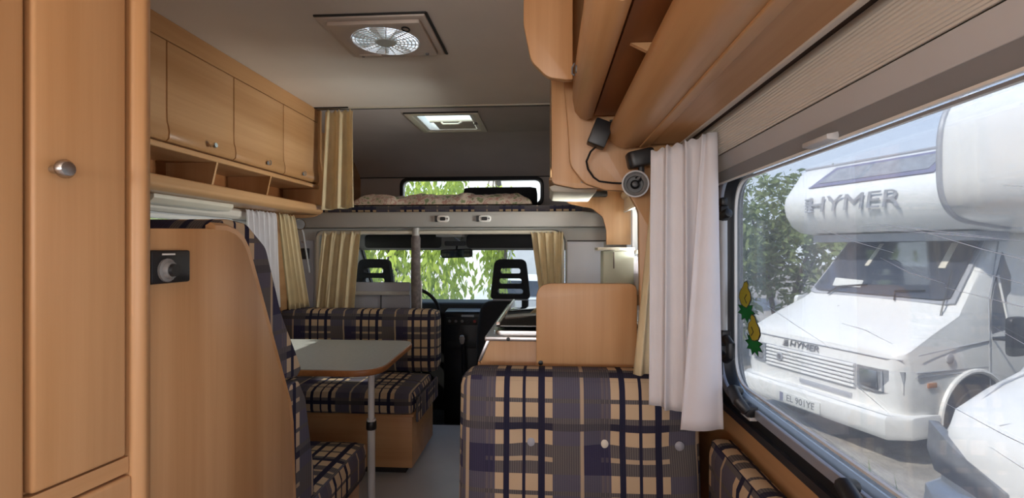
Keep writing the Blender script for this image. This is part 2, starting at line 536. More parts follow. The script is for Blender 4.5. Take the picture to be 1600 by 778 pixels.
# side walls
lw = MB().prism([(YB, -.1), (3.26, -.1), (3.26, 1.36), (4.56, 1.36), (4.56, ZC), (YB, ZC)], 'x', XL - .05, XL, [rrect(1.35, 2.80, .84, 1.40, .08)])
struct(lw, 'wall_left', 'beech_along')
rw = MB().prism([(YB, -.1), (3.26, -.1), (3.26, 1.36), (4.56, 1.36), (4.56, ZC), (YB, ZC)], 'x', XR, XR + .05,
                [rrect(.26, 1.53, .78, 1.435, .11), rrect(2.58, 3.10, 1.08, 1.50, .05), rrect(-1.15, .05, .80, 1.42, .08)])
struct(rw, 'wall_right', 'beech_along')
rear = MB().prism([(XL - .05, -.1), (XR + .05, -.1), (XR + .05, ZC + .05), (XL - .05, ZC + .05)], 'y', YB - .05, YB, [rrect(-1.50, .10, .80, 1.60, .08)])
struct(rear, 'wall_rear', 'beech_across')
# bulkhead between living room and cab
bh = [(XL, -.2), (-1.49, -.2), (-1.49, 1.28)] + arc(-1.45, 1.28, .04, 180, 90, 5) + arc(.03, 1.24, .08, 90, 0, 8) + [(.11, -.2), (XR, -.2), (XR, 1.335), (XL, 1.335)]
bh = struct(MB().prism(bh, 'y', 3.20, 3.27), 'wall_front', 'grey_plastic', bevel=.006)
MB().prism([(.12, 0), (.34, 0), (.345, 1.245), (.12, 1.245)], 'y', 3.19, 3.20).build('side_panel', 'pale_panel', bh, bevel=.003)
MB().box(.12, .36, 3.186, 3.20, 1.248, 1.254).build('panel_seam', 'dark_trim', bh)
MB().box(-1.66, -1.50, 3.19, 3.20, .4, 1.255).build('side_panel', 'slate_panel', bh, bevel=.003)
lin = MB().tube([(-1.475, 3.195, .8), (-1.475, 3.195, 1.26)] + [(x, 3.195, z) for x, z in arc(-1.435, 1.265, .04, 180, 90, 5)] + [(x, 3.195, z) for x, z in arc(.02, 1.235, .07, 90, 0, 6)] + [(.09, 3.195, .8)], .013)
struct(lin, 'trim_4', 'cream_plastic')
# cab shell
ch = MB().prism([(3.27, 1.315), (4.02, 1.315), (4.10, 1.22), (4.16, 1.19), (4.18, 1.22), (4.10, 1.36), (3.27, 1.36)], 'x', -1.60, .42)
struct(ch, 'ceiling', 'grey_plastic')
struct(MB().box(XL - .05, XR + .05, 4.10, 4.56, 1.34, 1.36), 'floor', 'grey_plastic')
for nm, x0, x1 in (('door_1', -1.60, -1.55), ('door_2', .37, .42)):
    d = MB().prism([(3.27, -.3), (4.55, -.3), (4.55, .72), (4.12, 1.34), (3.27, 1.34)], 'x', x0, x1, [rpoly([(3.42, .82, .05), (4.36, .82, .05), (4.05, 1.25, .05), (3.42, 1.25, .05)])])
    dd = struct(d, nm, 'grey_plastic')
    MB().prism(rpoly([(3.40, .80, .05), (4.39, .80, .05), (4.06, 1.27, .05), (3.40, 1.27, .05)]), 'x', (x0 + x1) / 2 - .002, (x0 + x1) / 2 + .002).build('pane', 'clear_glass', dd)
ws = MB().prism([(4.14, 1.23), (4.165, 1.23), (4.60, .70), (4.575, .70)], 'x', -1.55, .37)
struct(MB().prism([(4.12, 1.25), (4.17, 1.25), (4.62, .66), (4.57, .66)], 'x', -1.59, -1.54).prism([(4.12, 1.25), (4.17, 1.25), (4.62, .66), (4.57, .66)], 'x', .36, .41), 'window_5', 'dark_trim')
ws.build('pane', 'clear_glass', bpy.data.objects['window_5'])

# main window in the right wall
wo = rrect(.235, 1.55, .770, 1.45, .125, 8)
wi = rrect(.33, 1.447, .817, 1.40, .10, 8)
w1 = struct(MB().prism(wo, 'x', .468, .53, [rrect(.30, 1.485, .788, 1.425, .115, 8)]), 'window_1', 'black_rubber', bevel=.008, seg=3)
MB().prism(rrect(.30, 1.487, .787, 1.427, .115, 8), 'x', .478, .535, [wi]).build('inner_frame', 'black_plastic', w1, bevel=.006)
MB().prism(rrect(.318, 1.459, .813, 1.412, .105, 8), 'x', .470, .479, [rrect(.338, 1.439, .833, 1.392, .095, 8)]).build('seal', 'seal_grey', w1, bevel=.003)
MB().prism(rrect(.33, 1.447, .825, 1.40, .10, 8), 'x', .512, .516).build('pane', 'acrylic', w1)
MB().prism(rrect(.344, 1.431, .840, 1.385, .09, 8), 'x', .505, .512, [rrect(.349, 1.426, .845, 1.380, .088, 8)]).build('pane_bead', 'white_plastic', w1)
# stay rod on the far side with its two black brackets
st = MB().tube([(.467, 1.400, .975), (.467, 1.402, 1.29)], .0105, 10).build('stay_rod', 'grey_rod', w1)
br = MB().box(.455, .478, 1.385, 1.43, 1.275, 1.315); br.tube([(.460, 1.40, 1.285), (.470, 1.365, 1.295)], .013, 10); br.box(.460, .478, 1.395, 1.425, 1.315, 1.338)
br.build('stay_bracket', 'black_plastic', w1, bevel=.006)
br = MB().box(.455, .478, 1.375, 1.435, .945, .985); br.tube([(.463, 1.372, .968), (.466, 1.345, .955), (.466, 1.345, .925), (.464, 1.37, .913), (.462, 1.42, .918)], .012, 10); br.box(.458, .472, 1.415, 1.428, .86, .945)
br.build('stay_bracket', 'black_plastic', w1, bevel=.006)
def latch(y, z, nm='window_latch'):
    l = MB().box(.452, .478, y - .035, y + .035, z - .012, z + .012)
    l.tube([(.455, y - .03, z), (.438, y - .02, z + .02), (.440, y + .02, z + .036), (.462, y + .03, z + .03)], [.012, .014, .014, .011], 10)
    l.tube([(.445, y - .012, z + .004), (.470, y - .012, z + .004)], .013, 10)
    return l.build(nm, 'black_plastic', w1, bevel=.004)
latch(1.235, .828); latch(.775, .812)
MB().box(.46, .478, 1.205, 1.262, .806, .814).build('latch_plate', 'grey_rod', w1, bevel=.002)

r9 = random.Random(44)
scr = MB()
for i in range(15):
    y0 = r9.uniform(.5, 1.1); L_ = r9.uniform(.12, .34); z0 = r9.uniform(.90, 1.28); sl_ = r9.uniform(.08, .30)
    p0 = Vector((.5105, y0 + L_ * .5, z0 + L_ * sl_ * .5)); p1 = Vector((.5105, y0 - L_ * .5, z0 - L_ * sl_ * .5))
    scr.tube([p0, p0.lerp(p1, .5) + Vector((0, 0, r9.gauss(0, .003))), p1], [.00015, .00055, .00015], 4)
scr.build('scratches', 'scratch', w1, kind='stuff')
# left dinette window
w2 = struct(MB().prism(rrect(1.30, 2.85, .80, 1.43, .1), 'x', -1.70, -1.655, [rrect(1.37, 2.78, .87, 1.38, .08)]), 'window_2', 'black_rubber', bevel=.006)
MB().prism(rrect(1.36, 2.79, .86, 1.39, .08), 'x', -1.70, -1.695).build('pane', 'clear_glass', w2)
# kitchen window
w3 = struct(MB().prism(rrect(2.55, 3.13, 1.06, 1.52, .03), 'x', .47, .52, [rrect(2.585, 3.095, 1.085, 1.495, .02)]), 'window_3', 'white_plastic', bevel=.004)
for y in (2.71, 2.95): MB().box(.478, .505, y - .014, y + .014, 1.085, 1.495).build('mullion', 'white_plastic', w3)
MB().box(.478, .505, 2.585, 3.095, 1.175, 1.195).build('mullion', 'white_plastic', w3)
MB().box(.508, .512, 2.57, 3.11, 1.07, 1.51).build('pane', 'clear_glass', w3)

# ================================================================== CEILING FITTINGS
rv = thing('roof_vent', (-.66, 2.05, ZC), 'square cream roof vent with a round clear fan grille', 'roof vent')
MB().prism([(-.868, 1.855), (-.452, 1.855), (-.452, 2.24), (-.868, 2.24)], 'z', ZC - .012, ZC - .0005, [rrect(-.84, -.48, 1.885, 2.215, .01, 2)]).build('outer_frame', 'vent_plastic', rv, bevel=.004)
circ = [(-.66 + .135 * math.cos(2 * math.pi * i / 40), 2.05 + .135 * math.sin(2 * math.pi * i / 40)) for i in range(40)]
MB().prism(rrect(-.84, -.48, 1.885, 2.215, .012, 3), 'z', ZC - .024, ZC - .004, [circ]).build('inner_plate', 'vent_plastic', rv, bevel=.004)
MB().box(-.452, -.442, 1.85, 2.25, ZC - .006, ZC - .0005).build('seal_strip', 'dark_trim', rv)
MB().box(-.87, -.445, 1.845, 1.853, ZC - .006, ZC - .0005).build('seal_strip', 'dark_trim', rv)
gr = MB()
for r_ in (.06, .075, .09, .105, .12, .133):
    gr.tube([(-.66 + r_ * math.cos(2 * math.pi * i / 32), 2.05 + r_ * math.sin(2 * math.pi * i / 32), ZC - .026) for i in range(32)], .0022, 5, closed=True)
for i in range(20):
    a = 2 * math.pi * i / 20
    gr.tube([(-.66 + .045 * math.cos(a), 2.05 + .045 * math.sin(a), ZC - .028), (-.66 + .135 * math.cos(a), 2.05 + .135 * math.sin(a), ZC - .024)], .0022, 5)
gr.build('grille', 'white_plastic', rv)
MB().lathe([(0, -.03), (.04, -.03), (.046, -.024), (.046, -.012), (0, -.012)], (-.66, 2.05, ZC)).build('fan_hub', 'fan_plastic', rv)
for i in range(7):
    a = 2 * math.pi * i / 7 + .2
    m = Matrix.Translation((-.66, 2.05, ZC - .012)) @ Matrix.Rotation(a, 4, 'Z') @ Matrix.Translation((.084, 0, 0)) @ Matrix.Rotation(.42, 4, 'X')
    MB().prism(rpoly([(-.046, -.018, .006), (.046, -.03, .014), (.046, .03, .014), (-.046, .018, .006)], 3), 'z', -.0015, .0015).xform(m).build('fan_blade', 'fan_plastic', rv)
MB().lathe([(0, .05), (.16, .045), (.17, .002), (.162, .002), (.155, .038), (0, .043)], (-.66, 2.05, ZC), n=28).build('dome', 'frosted', rv)
kn = MB().tube([(-.545 + .014 * math.cos(t), 1.935 + .020 * math.sin(t), ZC - .026) for t in [2 * math.pi * i / 14 for i in range(14)]], .003, 6, closed=True)
kn.build('ring_pull', 'black_plastic', rv)
for x, y in ((-.52, 2.185), (-.805, 2.19)): MB().lathe([(0, -.03), (.007, -.03), (.008, -.022), (0, -.022)], (x, y, ZC), n=12).build('screw_cap', 'dial_grey', rv)
MB().box(-.82, -.72, 2.178, 2.208, ZC - .029, ZC - .022).build('slide_plate', 'vent_plastic', rv, bevel=.003)

rh = thing('roof_hatch', (-.68, 3.47, ZC), 'pale green roof hatch with a cream blind beyond the ceiling seam', 'roof hatch')
MB().prism([(-.918, 3.218), (-.440, 3.218), (-.440, 3.728), (-.918, 3.728)], 'z', ZC - .014, ZC - .0005, [rrect(-.875, -.48, 3.25, 3.69, .01, 2)]).build('outer_frame', 'cream_plastic', rh, bevel=.004)
MB().prism(rrect(-.875, -.48, 3.25, 3.69, .012, 2), 'z', ZC - .008, ZC + .05, [rrect(-.85, -.505, 3.275, 3.665, .01, 2)]).build('inner_frame', 'white_plastic', rh, bevel=.003)
MB().box(-.78, -.51, 3.43, 3.66, ZC - .004, ZC + .002).build('sliding_blind', 'blind_cream', rh)
MB().box(-.80, -.50, 3.415, 3.435, ZC - .012, ZC + .004).build('blind_bar', 'cream_plastic', rh, bevel=.003)
MB().tube([(-.72, 3.425, ZC - .012), (-.70, 3.405, ZC - .03), (-.60, 3.405, ZC - .03), (-.58, 3.425, ZC - .012)], .007, 8).build('pull_handle', 'cream_plastic', rh)
MB().lathe([(0, -.02), (.012, -.02), (.012, -.004), (0, -.004)], (-.49, 3.47, ZC), n=12).build('latch_knob', 'dial_grey', rh)
MB().prism([(-.87, 3.26), (-.48, 3.26), (-.48, 3.68), (-.87, 3.68)], 'z', ZC + .06, ZC + .068).build('dome', 'hatch_glass', rh)
MB().box(-.92, -.44, 3.206, 3.217, ZC - .008, ZC - .0005).build('seal_strip', 'dark_trim', rh)

# ================================================================== LEFT: WARDROBE
wd = thing('wardrobe', (-.68, .83, 0), 'tall beech wardrobe with a round metal knob, ending the left wall', 'wardrobe', rz=R(-8))
MB().prism([(-.022, -.86), (-.022, -.012), (-.95, -.150), (-.95, -.86)], 'z', 0, 2.065).build('carcass', 'beech_upright', wd)
MB().prism(rpoly([(-.10, -.032), (.0, -.032, .012), (.012, -.016, .012), (.0, .004, .012), (-.10, .004)], 4), 'z', 0, 2.065).build('corner_post', 'beech_upright', wd)
d1 = MB().prism([(-.022, -.178), (.0, -.178), (.0, -.040), (-.022, -.040)], 'z', .862, 2.03).build('door', 'beech_upright', wd, bevel=.006, seg=3)
k = MB().lathe([(0, .030), (.010, .029), (.0135, .024), (.0135, .020), (.008, .016), (.006, 0)], (0, -.152, 1.313), (1, 0, 0), 20).build('knob', 'brushed_steel', d1)
MB().prism([(-.022, -.62), (.0, -.62), (.0, -.186), (-.022, -.186)], 'z', .10, 2.03).build('door', 'beech_upright', wd, bevel=.006, seg=3)
MB().box(-.022, -.004, -.178, -.034, .833, .859).build('rail', 'beech_along', wd)
MB().prism([(-.022, -.178), (.0, -.178), (.0, -.030), (-.022, -.030)], 'z', .10, .828).build('door', 'beech_upright', wd, bevel=.006, seg=3)

# ================================================================== LEFT: OVERHEAD CABINET
oc = thing('overhead_cabinet', (-1.55, 2.0, 1.4), 'long beech overhead cabinet above the dinette with an open cubby shelf', 'cabinet')
b = MB().box(-1.68, -1.45, .90, 3.11, 1.605, 2.068)
b.box(-1.45, -1.432, .90, 3.11, 1.988, 2.068)
b.build('carcass', 'beech_along', oc)
prof = [(-1.45, 1.604), (-1.430, 1.606), (-1.421, 1.616), (-1.419, 1.640), (-1.423, 1.664), (-1.428, 1.68), (-1.429, 1.72), (-1.429, 1.983), (-1.45, 1.983)]
ys = [.97, 1.40, 1.83, 2.243, 2.683, 3.10]
for i in range(5):
    d = MB().prism(prof, 'y', ys[i] + .003, ys[i + 1] - .003).build('door', 'beech_along', oc, bevel=.0025)
    if i == 2:
        MB().lathe([(.0, .026), (.010, .026), (.012, .022), (.012, .016), (.006, .012), (.006, 0)], (-1.412, 2.055, 1.633), (1, 0, .1), 18).build('knob', 'chrome', d)
    elif i > 2:
        y = (2.50, 2.875)[i - 3]
        kk = MB().lathe([(.011, 0), (.011, .003), (.007, .005), (0, .005)], (-1.413, y, 1.635), (1, 0, .1), 16)
        kk.tube([(-1.405, y + .002, 1.65), (-1.400, y + .006, 1.645), (-1.400, y + .006, 1.63), (-1.405, y + .002, 1.625)], .0022, 6)
        kk.build('lock', 'dial_grey', d)
MB().prism(rpoly([(-1.66, 1.575), (-1.425, 1.575, .006), (-1.425, 1.598, .006), (-1.66, 1.598)], 3), 'y', .90, 3.11).build('rail', 'beech_along', oc)
MB().box(-1.68, -1.66, .90, 3.11, 1.42, 1.576).build('cubby_back', 'beech_edge', oc)  # darker beech puts the cubby's shade into the colour
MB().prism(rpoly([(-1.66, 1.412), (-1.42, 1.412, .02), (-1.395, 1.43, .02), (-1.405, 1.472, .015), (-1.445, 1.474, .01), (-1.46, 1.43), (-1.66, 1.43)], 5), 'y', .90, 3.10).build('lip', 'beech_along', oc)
for y in (1.30, 1.735, 2.125, 2.556): MB().prism([(-1.66, 1.43), (-1.462, 1.43), (-1.428, 1.576), (-1.66, 1.576)], 'y', y - .006, y + .006).build('divider', 'beech_upright', oc)
MB().prism(rpoly([(-1.68, 1.395), (-1.52, 1.395, .04), (-1.44, 1.405, .06), (-1.392, 1.50, .06), (-1.395, 1.62, .05), (-1.42, 1.75, .08), (-1.42, 2.068), (-1.68, 2.068)], 6), 'y', 3.11, 3.135).build('end_panel', 'beech_upright', oc, bevel=.003)

ul = MB().prism(rpoly([(-1.576, 1.377), (-1.50, 1.377, .008), (-1.48, 1.395, .006), (-1.48, 1.411), (-1.576, 1.411)], 3), 'y', 1.83, 2.32)
ul.build('cabinet_light', 'cream_plastic', bevel=.002, label='slim cream strip light under the left overhead cabinet', cat='light')

lb = thing('roller_blind', (-1.63, 2.0, 1.36), 'cream roller blind rolled up over the left dinette window', 'blind')
MB().prism([(-1.655, 1.36), (-1.605, 1.355), (-1.585, 1.368), (-1.583, 1.395), (-1.60, 1.408), (-1.655, 1.409)], 'y', 1.30, 2.82).build('cassette', 'blind_cream', lb, bevel=.003)
MB().box(-1.65, -1.635, 1.32, 2.80, 1.345, 1.362).build('blind_fabric', 'blind_grey', lb)
MB().prism(rrect(-1.652, -1.628, 1.330, 1.350, .006, 3), 'y', 1.32, 2.80).build('pull_bar', 'white_plastic', lb)

c = curtain((-1.565, 2.55, 1.405), (-1.55, 2.82, 1.405), (-1.565, 2.60, .88), (-1.565, 2.88, .86), 6, .012, seed=3, gather=.8)
c.build('net_curtain', 'white_cloth', solid=.0015, label='short white net curtain bunched at the left dinette window', cat='curtain')
c = curtain((-1.55, 2.85, 1.405), (-1.52, 2.97, 1.40), (-1.53, 2.93, .84), (-1.50, 3.10, .84), 4, .014, seed=4, gather=.6)
c.build('side_curtain', 'yellow_cloth', solid=.0015, label='narrow yellow curtain beside the white net at the left window', cat='curtain')

# ================================================================== REAR DINETTE BENCH (faces forward)
rb = thing('dinette_bench', (-1.2, 1.3, 0), 'tall beech bench with a slanted side panel beside the wardrobe', 'bench')
sp_ = [(.845, 0), (.845, 1.236)] + [(1.03, 1.243), (1.075, 1.243), (1.105, 1.236), (1.13, 1.222), (1.15, 1.198), (1.165, 1.168)] + [(1.318, .838), (1.345, .78), (1.358, .72), (1.372, .5), (1.372, 0)]
MB().prism(sp_, 'x', -.722, -.70).build('side_panel', 'beech_upright', rb, bevel=.003)
edge = [(-.711, y + .004, z + .001) for y, z in sp_[2:-1]] + [(-.711, 1.376, .0)]
MB().tube(edge, .0125, 6).build('edge_band', 'beech_along', rb)
MB().box(-1.66, -.722, .85, .98, 0, 1.22).build('back_panel', 'beech_across', rb)
MB().box(-1.66, -.725, 1.36, 1.93, 0, .295).build('seat_box', 'beech_across', rb, bevel=.004)

def side_cushion(poly, x0, x1, r, name, parent=None, **kw):
    """block with a (y,z) outline, long in x, all edges rounded"""
    return MB().prism(poly, 'x', x0, x1).build(name, 'plaid', parent, bevel=r, seg=4, **kw)
side_cushion(rpoly([(1.01, 1.03), (1.03, 1.20, .02), (1.10, 1.270, .05), (1.19, 1.262, .06), (1.275, 1.205, .05), (1.325, 1.09, .06), (1.345, 1.04, .012), (1.368, 1.0, .04), (1.435, .90, .03), (1.468, .845, .03), (1.44, .828, .02), (1.30, .85, .01), (1.17, 1.15, .05), (1.10, 1.225, .03)], 4), -1.64, -.724, .012, 'backrest_cushion',
             label='tall plaid headrest cushion curling over the slanted beech panel', cat='cushion')
side_cushion(rpoly([(1.375, .82, .02), (1.43, .825, .03), (1.475, .76, .04), (1.53, .52, .04), (1.53, .445, .02), (1.378, .445, .01)], 4), -1.64, -.716, .012, 'lumbar_cushion',
             label='lower plaid back cushion of the rear bench, under the headrest cushion', cat='cushion', uvo=(.1, .05))
MB().cushion((-1.175, 1.73, .368), (.93, .53, .144), .03, .010, 2).build('seat_cushion', 'plaid', label='plaid seat cushion of the bench nearest the wardrobe, below the table', cat='cushion', uvo=(.05, .1))

tb = thing('heater_control', (-.70, .905, 1.14), 'small black heater control box screwed to the beech panel', 'control box')
MB().box(-.70, -.682, .838, .935, 1.138, 1.198).build('housing', 'black_plastic', tb, bevel=.004)
MB().lathe([(.021, 0), (.021, .004), (.016, .006), (.014, .013), (0, .013)], (-.682, .872, 1.162), (1, 0, 0), 20).build('dial', 'dial_grey', tb)
MB().lathe([(.012, .013), (.011, .019), (0, .019)], (-.682, .872, 1.162), (1, 0, 0), 18).build('dial_cap', 'black_plastic', tb)
MB().box(-.682, -.680, .862, .892, 1.189, 1.192).build('scale_mark', 'white_plastic', tb)

# ================================================================== TABLE
tt = thing('dinette_table', (-1.15, 2.3, 0), 'grey laminate dinette table with beech edge on a single leg', 'table')
tp = rpoly([(-1.66, 1.975), (-.665, 1.975, .13), (-.695, 2.64, .09), (-1.66, 2.64)], 10)
tp2 = rpoly([(-1.66, 1.979), (-.669, 1.979, .128), (-.699, 2.636, .088), (-1.66, 2.636)], 10)
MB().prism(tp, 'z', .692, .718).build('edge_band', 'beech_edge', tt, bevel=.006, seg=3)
MB().prism(tp2, 'z', .714, .7205).build('tabletop', 'laminate', tt)
MB().lathe([(.016, 0), (.016, .45), (.0185, .452), (.0185, .49)], (-.738, 2.10, .0), n=16).build('leg', 'grey_rod', tt)
MB().lathe([(.0195, .445), (.021, .447), (.021, .478), (.0195, .48)], (-.738, 2.10, .0), n=16).build('leg_collar', 'black_plastic', tt)
MB().lathe([(.0135, .48), (.0135, .692)], (-.738, 2.10, .0), n=16).build('upper_leg', 'grey_rod', tt)
MB().box(-1.66, -1.63, 2.0, 2.62, .66, .692).build('wall_rail', 'aluminium', tt)

# ================================================================== FRONT DINETTE BENCH (faces the camera)
fb = thing('dinette_bench', (-1.2, 2.9, 0), 'beech box bench behind the table, back to the cab', 'bench')
MB().box(-1.66, -.715, 2.665, 3.15, .04, .325).build('seat_box', 'beech_across', fb, bevel=.004)
MB().box(-1.66, -.76, 2.70, 3.15, 0, .04).build('plinth', 'dark_trim', fb)
MB().box(-1.66, -.70, 2.64, 3.15, .318, .33).build('seat_board', 'beech_across', fb, bevel=.003)
MB().cushion((-1.165, 2.845, .392), (.935, .46, .124), .03, .010, 2).build('seat_cushion', 'plaid', label='plaid seat cushion of the front bench, behind the table leg', cat='cushion', uvo=(.12, .02))
MB().cushion((-1.15, 3.085, .645), (.985, .135, .375), .035, .012, 1, dents=((-.12, -.07, .02, .02, .05), (.2, -.07, .02, .02, .05))).build('backrest_cushion', 'plaid', label='long plaid backrest cushion in front of the grey cab partition', cat='cushion', uvo=(.0, .12))
fl = MB().prism(rpoly([(2.66, .285, .01), (3.15, .285, .01), (3.15, .41, .02), (2.66, .41, .02)], 4), 'x', -.695, -.682)
fl.build('seat_flap', 'plaid', bevel=.004, label='small plaid fabric flap hanging on the aisle side of the front bench', cat='fabric flap', uvo=(.06, .2))

# ================================================================== SOFA ON THE RIGHT
sf = thing('sofa', (.12, 1.2, 0), 'plaid corner sofa with buttoned backrest under the right window', 'sofa')
MB().box(-.23, .46, .62, 1.56, .0, .30).build('base', 'beech_across', sf, bevel=.004)
MB().cushion((.07, 1.0, .37), (.60, .86, .13), .035, .012, 2).build('seat_cushion', 'plaid', sf)
dn = ((-.131, -.07, .04, .026, .055), (.071, -.07, .04, .026, .055), (.273, -.07, .04, .026, .055))
bm_ = Matrix.Rotation(R(-4), 4, 'X')
MB().cushion((.085, 1.485, .625), (.675, .145, .46), .05, .016, 1, step=.022, mtx=bm_, dents=dn).build('backrest', 'plaid', sf, uvo=(.257, -.053))
for i, dx in enumerate((-.131, .071, .273)):
    MB().lathe([(.013, 0), (.013, .003), (.008, .007), (0, .008)], (.085 + dx, 1.425, .663), (0, -1, 0), 14).build('button', ('slate_panel', 'cream_plastic', 'slate_panel')[i], sf)
MB().cushion((.452, .86, .50), (.07, 1.06, .42), .03, .008, 0, step=.035).build('wall_cushion', 'plaid', sf, uvo=(.04, .09))

# ================================================================== KITCHEN BEHIND THE SOFA
ku = thing('kitchen_unit', (.15, 2.1, 0), 'low beech kitchen unit with steel hob between sofa and cab seat', 'kitchen unit')
MB().prism([(-.215, 0), (-.215, .845), (-.188, .912), (.47, .912), (.47, 0)], 'y', 1.625, 2.56).build('carcass', 'beech_upright', ku, bevel=.003)
MB().prism(rpoly([(-.224, .60, .004), (-.212, .60), (-.212, .835), (-.222, .842, .004)], 3), 'y', 1.62, 2.56).build('front_door', 'beech_along', ku)
MB().prism([(-.222, .843), (-.212, .843), (-.182, .914), (-.192, .918)], 'y', 1.618, 2.565).build('edge_trim', 'aluminium', ku, bevel=.002)
MB().box(-.20, .47, 1.615, 2.57, .908, .922).build('worktop', 'aluminium', ku, bevel=.003)
hob = MB().prism(rrect(-.18, .33, 1.66, 2.50, .03), 'z', .922, .934, [rrect(-.155, .30, 1.70, 2.46, .03)])
hob.box(-.16, .305, 1.695, 2.465, .920, .925)
hb = hob.build('hob', 'brushed_steel', ku, bevel=.003)
MB().prism(rrect(-.172, .30, 1.675, 2.49, .02), 'z', .944, .950).build('glass_lid', 'dark_glass', hb, bevel=.002)
for cx, cy in ((-.03, 1.88), (.16, 2.25), (-.03, 2.25)):
    g = MB().lathe([(.055, .924), (.055, .934), (.035, .938), (.0, .938)], (cx, cy, 0), n=18)
    for k in range(4):
        a = math.pi / 4 + k * math.pi / 2
        g.tube([(cx + .02 * math.cos(a), cy + .02 * math.sin(a), .941), (cx + .10 * math.cos(a), cy + .10 * math.sin(a), .941), (cx + .11 * math.cos(a), cy + .11 * math.sin(a), .926)], .003, 6)
    g.build('burner', 'black_plastic', hb)
MB().tube([(-.165, 1.69, .953), (-.165, 2.47, .953)], .006, 8).build('lid_rail', 'chrome', hb)
MB().lathe([(.006, 0), (.006, .003), (0, .004)], (-.125, 1.615, .915), (0, -1, 0), 12).build('screw_head', 'black_plastic', ku)
sg = MB().prism(rpoly([(-.036, .60), (.272, .60), (.272, 1.094, .025), (-.036, 1.094, .05)], 6), 'y', 1.585, 1.605)
so = sg.build('splash_panel', 'beech_upright', ku, bevel=.003)
MB().lathe([(.0075, 0), (.0075, .002), (.004, .003), (0, .003)], (-.022, 1.585, .848), (0, -1, 0), 14).build('screw_cap', 'black_plastic', so)

# cream box standing on the far end of the worktop
cb = thing('side_cabinet', (.37, 2.72, 0), 'pale cream narrow cabinet with a thin lid, just before the kitchen window', 'cabinet')
MB().box(.285, .44, 2.66, 2.80, .0, 1.19).build('body', 'cream_box', cb, bevel=.004)
MB().box(.255, .442, 2.65, 2.81, 1.192, 1.208).build('lid', 'cream_plastic', cb, bevel=.003)
MB().box(.335, .340, 2.652, 2.66, 1.10, 1.185).build('slot', 'bark', cb)

ko = thing('kitchen_overhead_cabinet', (.25, 2.3, 1.4), 'beech overhead cabinet over the kitchen, reaching the ceiling', 'cabinet')
MB().box(.03, .48, 1.60, 3.06, 1.60, 2.066).build('carcass', 'beech_upright', ko)
for y0, y1 in ((1.60, 2.06), (2.07, 2.53), (2.54, 3.05)):
    MB().box(.012, .03, y0, y1, 1.60, 2.05).build('door', 'beech_upright', ko, bevel=.003)
MB().prism(rpoly([(.012, 1.40, .02), (.085, 1.385, .03), (.30, 1.385), (.48, 1.385), (.48, 2.066), (.012, 2.066)], 5), 'y', 1.565, 1.60, [rpoly([(.10, 1.40), (.40, 1.40), (.40, 1.58), (.10, 1.58)])]).build('end_panel', 'beech_upright', ko, bevel=.003)
MB().prism(rpoly([(.08, 1.53, .03), (.12, 1.47, .04), (.26, 1.44, .05), (.325, 1.39, .05), (.345, 1.31, .02), (.345, 1.225), (.49, 1.225), (.49, 1.60), (.08, 1.60)], 6), 'y', 3.06, 3.08).build('end_panel', 'beech_upright', ko, bevel=.002)
kn_ = MB().lathe([(.006, 0), (.006, .012), (.012, .018), (0, .022)], (.012, 1.75, 1.80), (-1, 0, 0), 14).build('knob', 'brushed_steel', ko)
hd = thing('cooker_hood', (.2, 2.2, 1.4), 'white cooker hood with rounded nose under the kitchen overhead cabinet', 'cooker hood')
MB().prism(rpoly([(.003, 1.468, .012), (.09, 1.49), (.13, 1.58), (.20, 1.58), (.22, 1.50), (.205, 1.44, .01), (.13, 1.44), (.02, 1.445, .015)], 5), 'y', 2.20, 2.62).build('hood_body', 'cream_plastic', hd, bevel=.004)
MB().box(.005, .10, 2.19, 2.60, 1.492, 1.505).build('hood_lip', 'beech_along', hd, bevel=.002)
bl = MB().box(.215, .345, 2.985, 3.055, 1.505, 1.535)
bl.build('reading_light', 'black_plastic', bevel=.006, label='flat black lamp under the far end of the kitchen cabinet', cat='lamp')
kb = thing('kitchen_blind', (.46, 2.83, 1.5), 'small cream roller blind above the kitchen window', 'blind')
MB().tube([(.455, 2.56, 1.515), (.455, 3.055, 1.515)], .026, 14).build('roller', 'cream_plastic', kb)
MB().box(.448, .453, 2.58, 3.05, 1.425, 1.495).build('blind_fabric', 'blind_cream', kb)
MB().box(.444, .457, 2.58, 3.05, 1.415, 1.427).build('pull_bar', 'white_plastic', kb)
lc = curtain((.452, 2.60, 1.16), (.452, 3.05, 1.16), (.452, 2.60, .97), (.452, 3.05, .97), 14, .007, nu=90, nv=6, seed=9, gather=.8)
lc.build('lace_curtain', 'white_cloth', solid=.001, label='short white lace curtain across the bottom of the kitchen window', cat='curtain')

# ================================================================== PARTITION PANEL
pp = rpoly([(.048, 2.066), (.046, 1.72, .05), (.06, 1.56, .1), (.066, 1.45, .06), (.11, 1.395, .05), (.17, 1.375, .04), (.235, 1.372, .04), (.268, 1.31, .05), (.270, 1.15), (.276, .90), (.498, .90), (.498, 2.066)], 6)
MB().prism(pp, 'y', 1.535, 1.56).build('room_divider', 'beech_upright', bevel=.003, label='curved beech divider panel between the right sofa and the kitchen', cat='divider')
MB().prism(rpoly([(-.062, 2.066), (-.065, 1.80, .08), (-.045, 1.70, .06), (.0, 1.655, .05), (.046, 1.648, .01), (.066, 1.648), (.066, 2.066)], 7), 'y', 1.36, 1.385).build('corner_panel', 'beech_upright', bevel=.003, label='round-cornered wood panel hanging from the ceiling at the divider', cat='panel')

